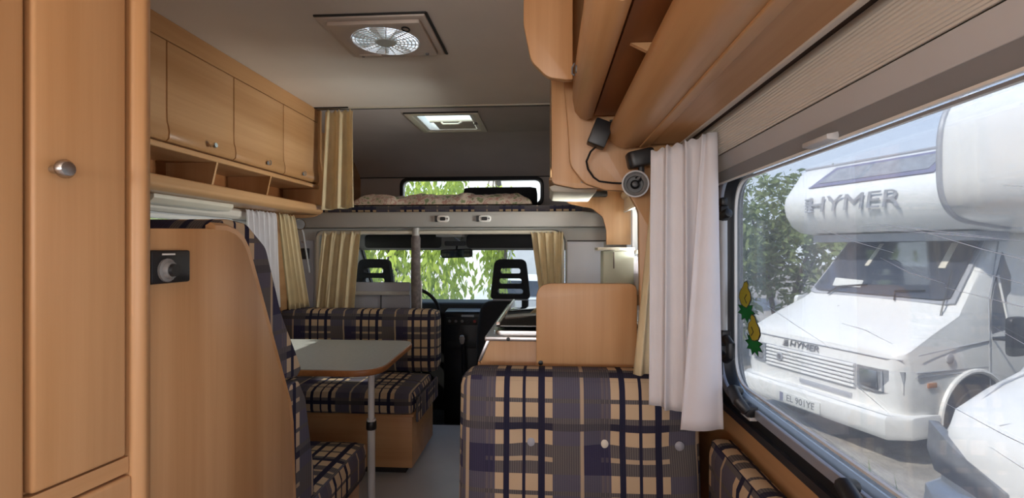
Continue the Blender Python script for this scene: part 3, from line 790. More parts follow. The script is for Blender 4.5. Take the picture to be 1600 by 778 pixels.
# ================================================================== RIGHT OVERHEAD CABINET AND VALANCE
ro = thing('overhead_cabinet', (.3, .9, 1.48), 'beech overhead cabinet with rounded valance over the right window', 'cabinet')
Y0 = -.6
MB().box(.125, .49, Y0, 1.50, 1.60, 2.066).build('carcass', 'beech_along', ro)
MB().box(.105, .135, Y0, 1.50, 2.0, 2.066).build('frieze', 'beech_along', ro)
dprof = [(.125, 1.99), (.108, 1.99), (.098, 1.86), (.082, 1.76), (.073, 1.69), (.071, 1.635), (.078, 1.597), (.094, 1.577), (.112, 1.572), (.128, 1.578), (.132, 1.60)]
for i, y in enumerate((.775, .05, -.60)):
    d = MB().prism(dprof, 'y', y + .003, y + (.717, .717, .64)[i]).build('door', 'beech_along', ro, bevel=.002)
    if i < 2:
        kk = MB().lathe([(.010, 0), (.010, .003), (.006, .005), (0, .005)], (.0725, y + .50, 1.645), (-1, 0, 0), 14)
        kk.tube([(.066, y + .50, 1.66), (.060, y + .504, 1.65), (.060, y + .504, 1.635), (.066, y + .50, 1.63)], .0022, 6)
        kk.build('lock', 'dial_grey', d)
MB().box(.26, .384, Y0, 1.50, 1.512, 1.524).build('shelf', 'beech_along', ro)
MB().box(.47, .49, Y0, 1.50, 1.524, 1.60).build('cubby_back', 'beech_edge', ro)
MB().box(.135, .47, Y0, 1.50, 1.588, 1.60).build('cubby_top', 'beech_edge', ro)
for y in (.98, .45, -.1): MB().prism([(.155, 1.587), (.235, 1.545), (.26, 1.524), (.47, 1.524), (.47, 1.587)], 'y', y - .006, y + .006).build('divider', 'beech_across', ro)
MB().prism(arc(.224, 1.534, .052, 20, 270, 20, .045) + [(.262, 1.494), (.268, 1.499), (.372, 1.5), (.372, 1.512), (.27, 1.512), (.262, 1.54)], 'y', Y0, 1.485).build('valance', 'beech_along', ro)
MB().prism(rpoly([(.262, 1.490, .004), (.290, 1.493, .004), (.290, 1.502), (.262, 1.502)], 3), 'y', Y0, 1.49).build('bead', 'beech_along', ro)
MB().box(.372, .384, Y0, 1.50, 1.496, 1.520).build('edge_strip', 'blind_cream', ro, bevel=.002)
MB().box(.384, .496, Y0, 1.52, 1.512, 1.524).build('gap_shade_board', 'shadow_gap', ro)  # near-black board, colour stands in for the shade in the gap

rbld = thing('roller_blind', (.45, .8, 1.4), 'ribbed cream roller blind cassette along the top of the right window', 'blind')
outer = []
K = 26
for i in range(K + 1):
    t = i / K; a = R(178 + 66 * t)
    rr = .050 + (.0011 if i % 2 else 0)
    outer.append((.462 + rr * math.cos(a), 1.497 + rr * 1.24 * math.sin(a)))
MB().prism(outer + [(.466, 1.452), (.466, 1.511), (.4125, 1.511)], 'y', -.3, 1.545).build('cassette', 'blind_cream', rbld)
MB().prism([(.4405, 1.4395), (.452, 1.445), (.465, 1.405), (.4555, 1.4045)], 'y', -.3, 1.54).build('fabric_roll', 'blind_grey', rbld, bevel=.0015)
MB().prism(rpoly([(.4565, 1.4045), (.4665, 1.4045), (.4670, 1.378), (.4640, 1.378)], 3), 'y', -.3, 1.535).build('pull_bar', 'blind_dark', rbld)
MB().box(.4615, .4672, -.3, 1.535, 1.3735, 1.3775).build('bar_edge', 'white_plastic', rbld)
MB().prism(rpoly([(.444, 1.384, .002), (.463, 1.388), (.463, 1.374), (.444, 1.376, .002)], 2), 'y', .85, .93).build('pull_grip', 'blind_grey', rbld, bevel=.001)

# curtains at the far end of the window
c = curtain((.268, 1.34, 1.452), (.405, 1.285, 1.484), (.262, 1.335, .80), (.415, 1.285, .775), 3.2, .010, nu=90, nv=26, gather=.9, seed=12, head=.07)
wc = c.build('window_curtain', 'white_cloth', solid=.0015, label='long white curtain hanging at the far end of the right window', cat='curtain')
MB().grid(lambda u, v: (.372 + .036 * u - .055 * (1 - u) * v + .018 * u * v + .004 * math.sin(u * 9 + v * 2), 1.268 - .008 * v + .006 * math.sin(u * 7 + 1.5 * v), 1.478 - .716 * v + .004 * u), 16, 24).build('front_layer', 'white_cloth', wc, solid=.0015)
c = curtain((.295, 1.455, 1.425), (.37, 1.46, 1.43), (.226, 1.40, .862), (.40, 1.40, .862), 2.2, .012, nu=44, nv=14, gather=.5, seed=15)
c.build('window_curtain', 'yellow_cloth', solid=.0015, label='yellow-tan curtain half hidden behind the long white curtain', cat='curtain')
# black gadgets and the spotlight below the valance
sb_ = thing('cubby_speaker', (.15, 1.47, 1.53), 'small black box at the end of the right cubby', 'speaker')
m = Matrix.Translation((.148, 1.455, 1.527)) @ Matrix.Rotation(R(22), 4, 'Y')
MB().box(-.026, .026, -.02, .03, -.04, .034).xform(m).build('housing', 'black_plastic', sb_, bevel=.005)
MB().tube([(.172, 1.44, 1.555), (.185, 1.44, 1.558), (.19, 1.44, 1.545)], .004, 6).build('loop', 'black_plastic', sb_)
sl = thing('spotlight', (.245, 1.47, 1.39), 'grey-rimmed round spotlight on a black mount below the valance', 'lamp')
m = Matrix.Translation((.258, 1.45, 1.452)) @ Matrix.Rotation(R(-12), 4, 'Y')
MB().prism(rrect(-.038, .038, -.03, .03, .02), 'z', -.022, .022).xform(m).build('mount', 'black_plastic', sl, bevel=.006)
MB().tube([(.262, 1.46, 1.435), (.262, 1.46, 1.405), (.252, 1.465, 1.395)], .009, 8).build('arm', 'black_plastic', sl)
MB().lathe([(.020, -.055), (.032, -.03), (.0365, .0), (.035, .002)], (.243, 1.445, 1.381), (-.12, -1, -.05), 28, False).build('head', 'grey_plastic', sl)
MB().lathe([(.0335, .001), (.030, -.008), (.024, -.012), (.022, -.030), (.014, -.034), (0, -.034)], (.243, 1.445, 1.381), (-.12, -1, -.05), 28, False).build('reflector', 'dial_grey', sl)
MB().lathe([(.0335, .0), (.0365, .0), (.0375, .004), (.0335, .006)], (.243, 1.444, 1.381), (-.12, -1, -.05), 28, False).build('rim', 'grey_rod', sl)
MB().lathe([(.012, -.033), (.013, -.012), (.008, -.002), (0, .0)], (.243, 1.447, 1.381), (-.12, -1, -.05), 12).build('bulb', 'black_plastic', sl)
MB().tube([(.145, 1.452, 1.497), (.122, 1.475, 1.478), (.112, 1.50, 1.455), (.118, 1.52, 1.435), (.135, 1.528, 1.412), (.152, 1.528, 1.400), (.19, 1.515, 1.393), (.211, 1.485, 1.388)], .0032, 6).build('cable', 'black_plastic', label='thin black cable curving from the black box to the spotlight', cat='cable')

# window stickers
def sticker(y, z, sc_, label, flip):
    s_ = thing('window_sticker', (.511, y, z), label, 'sticker')
    X0, X1 = .5108, .5118
    leaf = []
    for i in range(18):
        a = 2 * math.pi * i / 18
        r = (1.0 if i % 2 else .62)
        leaf.append((y + flip * .024 * r * math.cos(a) * sc_, z + (-.030 + .030 * r * math.sin(a)) * sc_))
    WY = 2.4
    leaf = [(y + (a - y) * WY, b) for a, b in leaf]
    MB().prism(leaf, 'x', X0, X1).build('leaf_shape', 'sticker_green', s_)
    lf2 = [(y + (a - y) * 1.12, z - .03 * sc_ + (b - z + .03 * sc_) * 1.12) for a, b in leaf]
    MB().prism(lf2, 'x', X1, X1 + .0004).build('leaf_outline', 'black_plastic', s_)
    fr = [(-.014, -.012), (-.020, .004), (-.017, .020), (-.008, .034), (-.004, .046), (.004, .050), (.008, .042), (.006, .034), (.014, .022), (.016, .006), (.010, -.010), (.003, -.020), (-.006, -.018)]
    fr = [(y - flip * a * sc_ * 2.2, z + b * sc_) for a, b in fr]
    cy_, cz_ = y, z + .012 * sc_
    MB().prism(fr, 'x', X0 - .0006, X1).build('fruit_shape', 'sticker_yellow', s_)
    MB().prism([(cy_ + (a - cy_) * 1.14, cz_ + (b - cz_) * 1.07) for a, b in fr], 'x', X0 - .0003, X1).build('fruit_outline', 'black_plastic', s_)
    MB().tube([(X0 - .001, y - flip * .010 * sc_, z - .008 * sc_), (X0 - .001, y + flip * .004 * sc_, z + .004 * sc_), (X0 - .001, y - flip * .010 * sc_, z + .016 * sc_)], .0011, 5).build('crease', 'black_plastic', s_)
sticker(1.365, 1.068, .95, 'upper yellow and green fruit sticker on the right window pane', 1)
sticker(1.315, .990, .90, 'lower yellow and green fruit sticker on the right window pane', -1)

# ================================================================== ALCOVE BED OVER THE CAB
bb = thing('bed_front_board', (-.65, 3.17, 1.335), 'grey front board of the alcove bed with two catches, above the cab', 'bed board')
MB().prism(rpoly([(XL, 1.335), (.352, 1.335), (.352, 1.415, .075), (.20, 1.432), (XL, 1.432)], 7), 'y', 3.145, 3.20).build('board', 'grey_plastic', bb, bevel=.008, seg=3)
for x in (-.648, -.388):
    l = MB().prism(rrect(x - .038, x + .038, 1.366, 1.408, .02), 'y', 3.132, 3.146).build('catch', 'white_plastic', bb, bevel=.004)
    MB().prism(rrect(x - .018, x + .016, 1.376, 1.398, .008), 'y', 3.128, 3.133).build('catch_button', 'black_plastic', l)
    MB().lathe([(.006, 0), (.006, .003), (0, .003)], (x + .027, 3.132, 1.388), (0, -1, 0), 10).build('catch_pin', 'dial_grey', l)
    MB().prism(rrect(x - .052, x - .036, 1.368, 1.406, .006), 'y', 3.134, 3.146).build('catch_side', 'black_plastic', l)
MB().prism([(3.20, 1.362), (4.49, 1.362), (4.49, 1.415), (3.20, 1.43)], 'x', XL + .002, XR - .002).build('bed_base', 'grey_plastic', bb)
MB().cushion((-.72, 3.82, 1.4555), (1.88, 1.24, .048), .018, .003, 2, step=.07).build('bed_mattress', 'plaid', label='thin dark plaid mattress lying on the alcove bed', cat='mattress', uvo=(.1, .18))
def qf(u, v):
    x = -1.27 + 1.17 * u; y = 3.22 + .62 * v
    n_ = noise.noise(Vector((x * 7, y * 7, 3))) * .022 + noise.noise(Vector((x * 17, y * 15, 8))) * .014
    ed = min(1, min(u, 1 - u) * 14, min(v, 1 - v) * 8)
    return (x + n_ * .5, y + noise.noise(Vector((x * 6, 2, 1))) * .02 * (1 - v), 1.484 + (.070 + n_) * (ed ** .5))
q = MB().grid(qf, 90, 36)
def qb(u, v): return (-1.27 + 1.17 * u, 3.22 + .62 * v, 1.483)
q.grid(qb, 4, 3)
q.build('quilt', 'floral', label='rumpled floral quilt lying along the alcove bed', cat='quilt', merge=True)
MB().cushion((-.385, 4.16, 1.60), (.60, .14, .20), .03, .006, 1).build('bolster', 'dark_fabric', label='dark bolster standing before the alcove window', cat='cushion')
c = curtain((-1.365, 3.06, 2.045), (-1.185, 3.06, 2.05), (-1.375, 3.03, 1.435), (-1.165, 3.04, 1.452), 2.3, .022, nu=60, nv=20, gather=.55, seed=21, head=.08)
c.build('alcove_curtain', 'yellow_cloth', solid=.0015, label='yellow curtain hanging from the ceiling seam at the alcove bed', cat='curtain')

# ================================================================== CAB OPENING
gp = thing('cab_partition', (-1.05, 3.22, 0), 'grey low partition behind the driver seat', 'partition')
MB().prism(rpoly([(-1.50, .0), (-.88, .0), (-.88, .985, .02), (-1.50, .985, .02)], 4), 'y', 3.225, 3.262).build('panel', 'slate_panel', gp, bevel=.004)
MB().box(-1.50, -.88, 3.205, 3.226, .905, .93).build('ledge', 'grey_plastic', gp, bevel=.003)
MB().box(-1.072, -1.066, 3.22, 3.226, .5, .905).build('panel_seam', 'dark_trim', gp)
po = thing('grab_pole', (-.835, 3.16, 0), 'upright pole in a grey fabric sleeve at the cab opening', 'pole')
MB().lathe([(.022, 0), (.022, .5), (.030, .55), (.028, .8), (.031, 1.0), (.029, 1.20), (.030, 1.27), (.022, 1.285)], (-.835, 3.196, 0), n=16).build('sleeve', 'pole_sleeve', po)
MB().lathe([(.02, 1.28), (.024, 1.285), (.024, 1.334), (.0, 1.334)], (-.835, 3.196, 0), n=16).build('top_fitting', 'grey_plastic', po)
MB().tube([(-.800, 3.196, .2), (-.800, 3.196, 1.0)], .005, 8).build('rod', 'white_plastic', po)
c = curtain((-1.44, 3.182, 1.305), (-1.19, 3.182, 1.31), (-1.49, 3.182, .78), (-1.235, 3.182, .78), 4, .018, nu=80, nv=18, gather=.6, seed=31, head=.08)
c.build('cab_curtain', 'yellow_cloth', solid=.0015, label='gathered yellow curtain on the driver side of the cab opening', cat='curtain')
c = curtain((-.10, 3.175, 1.30), (.10, 3.17, 1.305), (-.03, 3.17, .80), (.08, 3.17, .80), 4, .015, nu=80, nv=18, gather=.75, seed=33, head=.08)
c.build('cab_curtain', 'yellow_cloth', solid=.0015, label='gathered yellow curtain on the passenger side of the cab opening', cat='curtain')
sw = thing('switch_box', (-1.545, 3.185, 1.17), 'small black switch box on the grey panel left of the cab', 'switch')
MB().box(-1.575, -1.525, 3.165, 3.189, 1.135, 1.205).build('housing', 'black_plastic', sw, bevel=.004)
MB().box(-1.56, -1.54, 3.161, 3.166, 1.155, 1.18).build('rocker', 'dark_trim', sw)
MB().tube([(-1.545, 3.178, 1.205), (-1.55, 3.178, 1.235), (-1.575, 3.178, 1.248)], .004, 6).build('wire', 'chrome', sw)
rl = thing('reading_spot', (-1.53, 3.0, 1.36), 'little chrome reading spot on a stem beside the left curtain', 'lamp')
MB().lathe([(0, -.03), (.018, -.028), (.032, -.008), (.034, 0), (.028, -.004), (0, -.010)], (-1.505, 3.02, 1.35), (.25, -1, 0), 20).build('head', 'chrome', rl)
MB().lathe([(.029, -.002), (.0, .001)], (-1.505, 3.02, 1.35), (.25, -1, 0), 20).build('lens', 'lamp_glass', rl)
MB().tube([(-1.515, 3.045, 1.34), (-1.52, 3.09, 1.30), (-1.525, 3.185, 1.05)], .006, 8).build('stem', 'grey_rod', rl)
# visors, cab light, mirror
for nm, x0, x1, lb_ in (('sun_visor', -1.44, -.83, 'dark sun visor above the driver side of the windscreen'), ('sun_visor', -.63, .10, 'dark sun visor above the passenger side of the windscreen')):
    MB().prism(rrect(x0, x1, 1.208, 1.312, .03), 'y', 3.94, 3.965).build(nm, 'dark_trim', bevel=.008, seg=3, label=lb_, cat='sun visor')
cl = thing('cab_light', (-.72, 3.9, 1.31), 'small pale cab light between the two sun visors', 'lamp')
MB().prism(rrect(-.80, -.64, 1.225, 1.262, .012), 'y', 3.93, 3.97).build('recess', 'black_plastic', cl)
MB().box(-.84, -.64, 3.80, 3.93, 1.292, 1.312).build('lens', 'white_plastic', cl, bevel=.004)
MB().tube([(-.70, 3.84, 1.29), (-.66, 3.84, 1.27), (-.655, 3.84, 1.29)], .012, 8).build('bracket', 'chrome', cl)
mr = thing('interior_mirror', (-.73, 4.05, 1.15), 'wide interior mirror in front of the windscreen', 'mirror')
MB().prism(rpoly([(-.855, 1.195, .02), (-.60, 1.205, .02), (-.595, 1.135, .025), (-.85, 1.125, .03)], 5), 'y', 4.03, 4.06).build('shell', 'black_plastic', mr, bevel=.006)
MB().prism(rpoly([(-.845, 1.187, .02), (-.61, 1.196, .02), (-.605, 1.143, .02), (-.84, 1.134, .025)], 5), 'y', 4.026, 4.031).build('glass', 'mirror_glass', mr)
MB().tube([(-.73, 4.06, 1.19), (-.73, 4.10, 1.25)], .008, 8).build('stalk', 'black_plastic', mr)

def cab_seat(x, label):
    s_ = thing('captain_chair', (x, 3.8, -.22), label, 'seat')
    z0 = -.22
    MB().box(x - .21, x + .21, 3.62, 3.98, z0, .12).build('base', 'black_plastic', s_, bevel=.01)
    MB().cushion((x, 3.83, .20), (.48, .42, .17), .05, .012, 2).build('seat', 'dark_fabric', s_)
    bp = rpoly([(x - .245, .18, .05), (x + .245, .18, .05), (x + .24, .60), (x + .21, .82, .09), (x - .21, .82, .09), (x - .24, .60)], 6)
    MB().prism(bp, 'y', 3.66, 3.80).build('backrest', 'dark_fabric', s_, bevel=.03, seg=4)
    MB().box(x - .13, x + .13, 3.70, 3.78, .822, .838).build('top_seam', 'slate_panel', s_, bevel=.004)
    hp = rpoly([(x - .145, .838, .025), (x + .145, .838, .025), (x + .128, 1.0), (x + .112, 1.125, .05), (x - .112, 1.125, .05), (x - .128, 1.0)], 6)
    hs = [rrect(x - .092 + k * .009, x + .092 - k * .009, .872 + k * .074, .912 + k * .074, .02, 5) for k in range(3)]
    MB().prism(hp, 'y', 3.70, 3.77, hs).build('headrest', 'dark_fabric', s_, bevel=.006)
cab_seat(-.272, 'dark passenger cab seat with a slotted headrest behind the hob')
cab_seat(-1.285, 'dark driver cab seat with a slotted headrest above the grey partition')
db = thing('dashboard', (-.6, 4.35, -.22), 'black dashboard with radio console below the windscreen', 'dashboard')
MB().prism(rpoly([(4.55, -.2), (4.55, .70), (4.40, .765, .04), (4.22, .755, .05), (4.16, .67, .04), (4.22, .56), (4.30, .3), (4.40, -.2)], 5), 'x', -1.54, .36).build('dash_body', 'dark_trim', db)
MB().prism(rpoly([(4.03, .70, .03), (4.17, .715), (4.25, .45), (4.25, -.2), (4.0, -.2), (4.0, .30), (4.02, .55)], 4), 'x', -.82, -.535).build('centre_console', 'black_plastic', db, bevel=.008)
rd = MB().box(-.80, -.55, 4.005, 4.03, .60, .66).build('radio', 'dark_trim', db, bevel=.003)
for i in range(5): MB().lathe([(.012, 0), (.010, .012), (0, .012)], (-.775 + i * .05, 4.005, .63), (0, -1, 0), 10).build('radio_knob', ('dial_grey', 'dial_grey', 'dial_grey', 'black_plastic', 'red_paint')[i], rd)
MB().box(-.68, -.58, 3.998, 4.006, .665, .68).build('display', 'grey_rod', rd)
MB().box(-.79, -.56, 3.985, 4.01, .42, .47).build('tray', 'dark_trim', db, bevel=.004)
sw_ = thing('steering_wheel', (-1.08, 4.02, .70), 'black steering wheel seen past the grab pole', 'steering wheel')
m = Matrix.Translation((-1.07, 4.04, .715)) @ Matrix.Rotation(R(-62), 4, 'X')
MB().tube([(.20 * math.cos(2 * math.pi * i / 36), .20 * math.sin(2 * math.pi * i / 36), 0) for i in range(36)], .014, 10, closed=True).xform(m).build('rim', 'dark_trim', sw_)
MB().lathe([(0, .0), (.05, 0), (.055, -.03), (.03, -.06), (.025, -.30), (0, -.30)], (0, 0, 0)).xform(m).build('hub', 'black_plastic', sw_)
for a in (15, 165, 270): MB().tube([(.04 * math.cos(R(a)), .04 * math.sin(R(a)), -.01), (.19 * math.cos(R(a)), .19 * math.sin(R(a)), 0)], .012, 8).xform(m).build('spoke', 'dark_trim', sw_)
gl_ = thing('gear_lever', (-.66, 3.80, -.22), 'black gear lever with a pale knob beside the dark console', 'gear lever')
MB().tube([(-.63, 3.95, -.22), (-.635, 3.90, .1), (-.64, 3.80, .50)], [.03, .02, .012], 10).build('shaft', 'black_plastic', gl_)
MB().lathe([(0, .07), (.016, .062), (.022, .04), (.016, .01), (.010, 0)], (-.64, 3.80, .49), (0, -.2, 1), 14).build('knob', 'grey_plastic', gl_)

# ================================================================== OUTSIDE
GZ = -.755
gd = MB().grid(lambda u, v: (-40 + 90 * u, -25 + 90 * v, GZ), 8, 8)
struct(gd, 'ground', 'dirt')

def loft(stations, n=7):
    """body shell from stations (s, half width low, half width top, z bottom, z waist, z top)"""
    mb = MB(); vs = []; fs = []
    for (s, hw, wt, zb, zw, zt) in stations:
        half = [(hw * .96, zb), (hw, zb + .10), (hw, zw), (wt + (hw - wt) * .12, zt - .10), (wt, zt - .045), (wt - .06, zt - .008), (wt * .62, zt + .012), (wt * .25, zt + .018)]
        loop = half + [(-y, z) for y, z in reversed(half)]
        vs += [(s, y, z) for y, z in loop]
    k = 16
    for i in range(len(stations) - 1):
        for j in range(k):
            j2 = (j + 1) % k
            fs.append((i * k + j, i * k + j2, (i + 1) * k + j2, (i + 1) * k + j))
    fs.append(tuple(range(k - 1, -1, -1))); fs.append(tuple((len(stations) - 1) * k + j for j in range(k)))
    return mb.add(vs, fs)
def wheel(mb_parent, s, y, r, sg):
    t = MB().lathe([(r * .62, -.09), (r * .95, -.10), (r, -.07), (r, .07), (r * .95, .10), (r * .62, .09)], (s, y, r), (0, sg, 0), 28, False).build('wheel', 'tyre', mb_parent)
    MB().lathe([(0, .04), (r * .2, .05), (r * .3, .03), (r * .5, .05), (r * .62, .085), (r * .64, .06), (0, .02)], (s, y, r), (0, sg, 0), 20).build('hub_cap', 'aluminium', t)
def patch(pts, t, name, m, parent, bevel=0):
    """thin plate from a 3-D outline, thickness t along its normal"""
    P = [Vector(p) for p in pts]
    n = (P[1] - P[0]).cross(P[-1] - P[0]).normalized() * t
    k = len(P)
    mb = MB().add(P + [p + n for p in P], [tuple(range(k)), tuple(range(2 * k - 1, k - 1, -1))] + [(i, (i + 1) % k, k + (i + 1) % k, k + i) for i in range(k)])
    return mb.build(name, m, parent, bevel=bevel)

PHI = .3669
v = thing('camper_van', (2.81, 5.664, GZ), 'white older camper van with slatted grille, number plate and dark lettering', 'camper van', 'camper vans parked beside the window', rz=PHI)
# cab shell, front is s = 0
loft([(.0, .88, .86, .46, .70, .98), (.04, .93, .90, .44, .74, 1.03), (.12, .955, .92, .40, .80, 1.07), (.40, .965, .91, .36, .95, 1.20), (.80, .97, .89, .36, 1.08, 1.365), (.90, .97, .86, .36, 1.12, 1.44),
      (1.45, .97, .78, .36, 1.16, 2.06), (1.60, .97, .78, .36, 1.16, 2.12), (2.1, .97, .80, .36, 1.16, 2.14)]).build('cab_body', 'van_cream', v)
al = [(2.05, 2.12), (1.15, 2.13), (.92, 2.16), (.78, 2.24), (.69, 2.37), (.66, 2.50), (.68, 2.60), (.735, 2.675), (.97, 2.96), (1.10, 2.99), (1.7, 3.0), (5.6, 3.02), (5.6, .40), (2.05, .40)]
MB().prism(al, 'y', -1.06, 1.06).build('living_body', 'van_white', v, bevel=.05, seg=4)
MB().box(1.0, 1.5, -.90, .90, 2.04, 2.13).build('alcove_floor', 'van_grey', v)
MB().tube([(.985, -1.0, 2.985), (.985, 1.0, 2.985)], .016, 8).build('roof_rail', 'van_grey', v)
MB().box(1.9, 2.5, .2, .7, 3.02, 3.10).build('roof_box', 'van_white', v, bevel=.02)
def slope(t, y, off=.0):
    a, b = Vector((.735, 0, 2.675)), Vector((.97, 0, 2.96)); n = Vector((-.772, 0, .636))
    p = a.lerp(b, t) + n * off
    return (p.x, y, p.z)
wn = patch([slope(.08, .74, .004), slope(.08, -.70, .004), slope(.90, -.80, .004), slope(.90, .52, .004)], .016, 'alcove_window', 'van_lilac', v, bevel=.006)
patch([slope(.22, .62, .020), slope(.22, -.64, .020), slope(.78, -.72, .020), slope(.78, .46, .020)], .006, 'pane', 'lamp_glass', wn)
# face text: x to -y, y to z, facing -s
def face(s, y, z, lean=0):
    return Matrix.Translation((s, y, z)) @ Matrix.Rotation(lean, 4, 'Y') @ Matrix(((0, 0, -1, 0), (-1, 0, 0, 0), (0, 1, 0, 0), (0, 0, 0, 1)))
text_mesh('HYMER', .26, face(.645, .12, 2.475, R(-6)) @ Matrix.Diagonal((1.35, 1, 1, 1)), .004, .18).build('lettering', 'van_grey', v, smooth=False)
for i in range(5):
    MB().box(.645, .68, .60, .70, 2.40 + .036 * i, 2.422 + .036 * i).build('stripe', 'van_grey', v)
# windscreen and cab glass
def wsp(t, f, off):
    a, b = Vector((.845, 0, 1.41)), Vector((1.43, 0, 2.055)); n = Vector((-.74, 0, .67))
    p = a.lerp(b, t) + n * off; hw = .86 + (.775 - .86) * t
    return (p.x, f * hw, p.z)
fr = [wsp(.0, -.86, .012), wsp(.03, -.95, .006), wsp(.97, -.96, .012), wsp(1.0, -.90, .012), wsp(1.0, .90, .012), wsp(.97, .96, .012), wsp(.03, .95, .006), wsp(.0, .86, .012)]
wsf = patch(fr[::-1], .014, 'windscreen_rubber', 'van_grey', v)
gl2 = [wsp(.04, -.82, .036), wsp(.08, -.90, .030), wsp(.93, -.92, .030), wsp(.96, -.88, .034), wsp(.96, .88, .034), wsp(.93, .92, .030), wsp(.08, .90, .030), wsp(.04, .82, .036)]
wg = patch(gl2[::-1], .008, 'windscreen', 'van_glass', v)
for (y0, y1) in ((-.70, -.62), (.30, .36)):
    patch([wsp(.5, y0, .042), wsp(.5, y1, .042), wsp(.9, y1, .042), wsp(.9, y0, .042)], .003, 'inner_curtain', 'cream_plastic', wg)
patch([wsp(.12, .20, .042), wsp(.12, .62, .042), wsp(.26, .66, .042), wsp(.24, .22, .042)], .003, 'rear_light_patch', 'plate_white', wg)
for y0, y1, t1 in ((.52, .12, .17), (-.28, -.62, .14)):
    MB().tube([(.80, y0, 1.415), wsp(.10, y0 * 1.0, .05), wsp(t1, y1, .05)], .010, 6).build('wiper', 'black_plastic', v)
MB().lathe([(0, .012), (.012, .010), (.014, 0)], (.62, .22, 1.30), n=10).build('washer_jet', 'black_plastic', v)
for sg in (-1, 1):
    dr = [(1.08, .52), (1.07, 1.18), (1.16, 1.45), (1.52, 2.03), (2.03, 2.03), (2.03, .52)]
    def sd(s, z, off):
        y = .97 if z < 1.16 else .97 - (z - 1.16) / .9 * .185
        return (s, sg * (y + off), z)
    ring = [sd(1.12, 1.10, .004), sd(1.20, 1.42, .004), sd(1.56, 1.97, .004), sd(1.98, 1.97, .004), sd(1.98, 1.10, .004)]
    patch(ring if sg > 0 else ring[::-1], -.012, 'side_window', 'van_glass', v)
    MB().tube([sd(1.36, 1.12, .012), sd(1.37, 1.70, .014)], .010, 6).build('window_bar', 'van_cream', v)
    MB().tube([sd(1.085, .56, .002), sd(1.08, 1.10, .002), sd(1.17, 1.46, .004), sd(1.52, 2.03, .004)], .006, 5).build('door_seam', 'van_grey', v)
    MB().tube([sd(.16, 1.0, .0), sd(.55, 1.04, .004), sd(1.08, 1.09, .002)], .005, 5).build('hood_seam', 'van_grey', v)
    MB().prism(rrect(.98, 1.20, .98, 1.34, .06), 'y', sg * 1.14, sg * 1.20).build('wing_mirror', 'black_plastic' if sg < 0 else 'van_white', v, bevel=.02)
    MB().tube([(1.14, sg * .97, 1.10), (1.10, sg * 1.15, 1.12)], .012, 6).build('mirror_arm', 'black_plastic', v)
    ar = arc(.88, .36, .44, 0, 180, 16)
    MB().prism(ar, 'y', sg * .945, sg * .975).build('wheel_arch', 'tyre', v)
    MB().tube([(a, sg * .972, b) for a, b in arc(.88, .36, .455, 0, 180, 18)], .024, 8).build('arch_lip', 'van_cream', v)
    wheel(v, .88, sg * .89, .33, sg)
    wheel(v, 4.0, sg * .92, .33, sg)
    for z in (.80, .835): MB().box(.14, 1.06, sg * .962, sg * .972, z, z + .012).build('side_stripe', 'van_grey', v)
    MB().box(.27, .38, sg * .962, sg * .978, .70, .745).build('blinker', 'amber', v, bevel=.006)
    MB().lathe([(.048, 0), (.048, .012), (.036, .018), (0, .018)], (.55, sg * .966, .95), (0, sg, 0), 18).build('round_cap', 'van_grey', v)
# face: hood lip, grille with slats, lamps, bumper
MB().tube([(.035, -.92, .955), (-.006, -.80, .95), (-.006, .80, .95), (.035, .92, .955)], .006, 6).build('hood_lip', 'van_grey', v)
gb = MB().box(-.010, .02, -.50, .62, .60, .845).build('grille', 'van_grey', v)
for i in range(6):
    MB().prism(rpoly([(-.032, .612 + i * .040, .006), (-.008, .612 + i * .040), (-.008, .636 + i * .040), (-.026, .636 + i * .040, .006)], 3), 'y', -.49, .61).build('slat', 'van_cream', gb)
MB().lathe([(.045, 0), (.045, .010), (.036, .014), (.034, .010), (0, .010)], (-.034, .40, .735), (-1, 0, 0), 20).build('emblem', 'van_grey', gb)
MB().prism(rpoly([(.385, .71), (.415, .71), (.42, .74), (.41, .765), (.39, .76), (.38, .74)], 2), 'x', -.052, -.044).build('emblem_crest', 'plate_ink', gb)
for sg in (-1, 1):
    y0, y1 = (.62, .93) if sg > 0 else (-.53, -.93)
    h = patch([(-.014, y0, .635), (-.014, y0, .845), (-.012, (y0 + y1) / 2, .845), (.055, y1, .85), (.055, y1, .64), (-.012, (y0 + y1) / 2, .635)] if sg > 0 else
              [(-.014, y0, .845), (-.014, y0, .635), (-.012, (y0 + y1) / 2, .635), (.055, y1, .64), (.055, y1, .85), (-.012, (y0 + y1) / 2, .845)], .018, 'headlight', 'lamp_glass', v)
    MB().box(-.036, -.028, y0 + sg * .03, y0 + sg * .20, .665, .82).build('reflector', 'aluminium', h, bevel=.01)
    MB().box(-.034, -.026, y0 + sg * .24, y0 + sg * .252, .645, .84).build('lamp_divider', 'van_grey', h)
bp = MB().prism([(-.10, .24), (-.13, .30), (-.13, .43), (-.10, .465), (.02, .47), (.02, .24)], 'y', -.88, .88)
for sg in (-1, 1):
    bp.add([(-.10, sg * .88, .24), (-.13, sg * .88, .30), (-.13, sg * .88, .43), (-.10, sg * .88, .465), (.02, sg * .88, .47), (.02, sg * .88, .24),
            (.06, sg * 1.0, .26), (.04, sg * 1.0, .30), (.04, sg * 1.0, .43), (.06, sg * 1.0, .46), (.40, sg * .995, .46), (.40, sg * .995, .26)],
           [(0, 1, 7, 6), (1, 2, 8, 7), (2, 3, 9, 8), (3, 4, 10, 9), (4, 5, 11, 10), (5, 0, 6, 11), (6, 7, 8, 9, 10, 11)])
bp.build('bumper', 'van_cream', v, bevel=.008)
MB().box(-.02, .02, -.46, .15, .50, .545).build('air_slot', 'van_grey', v, bevel=.006)
np_ = MB().box(-.145, -.132, -.22, .30, .27, .385).build('number_plate', 'plate_white', v, bevel=.003)
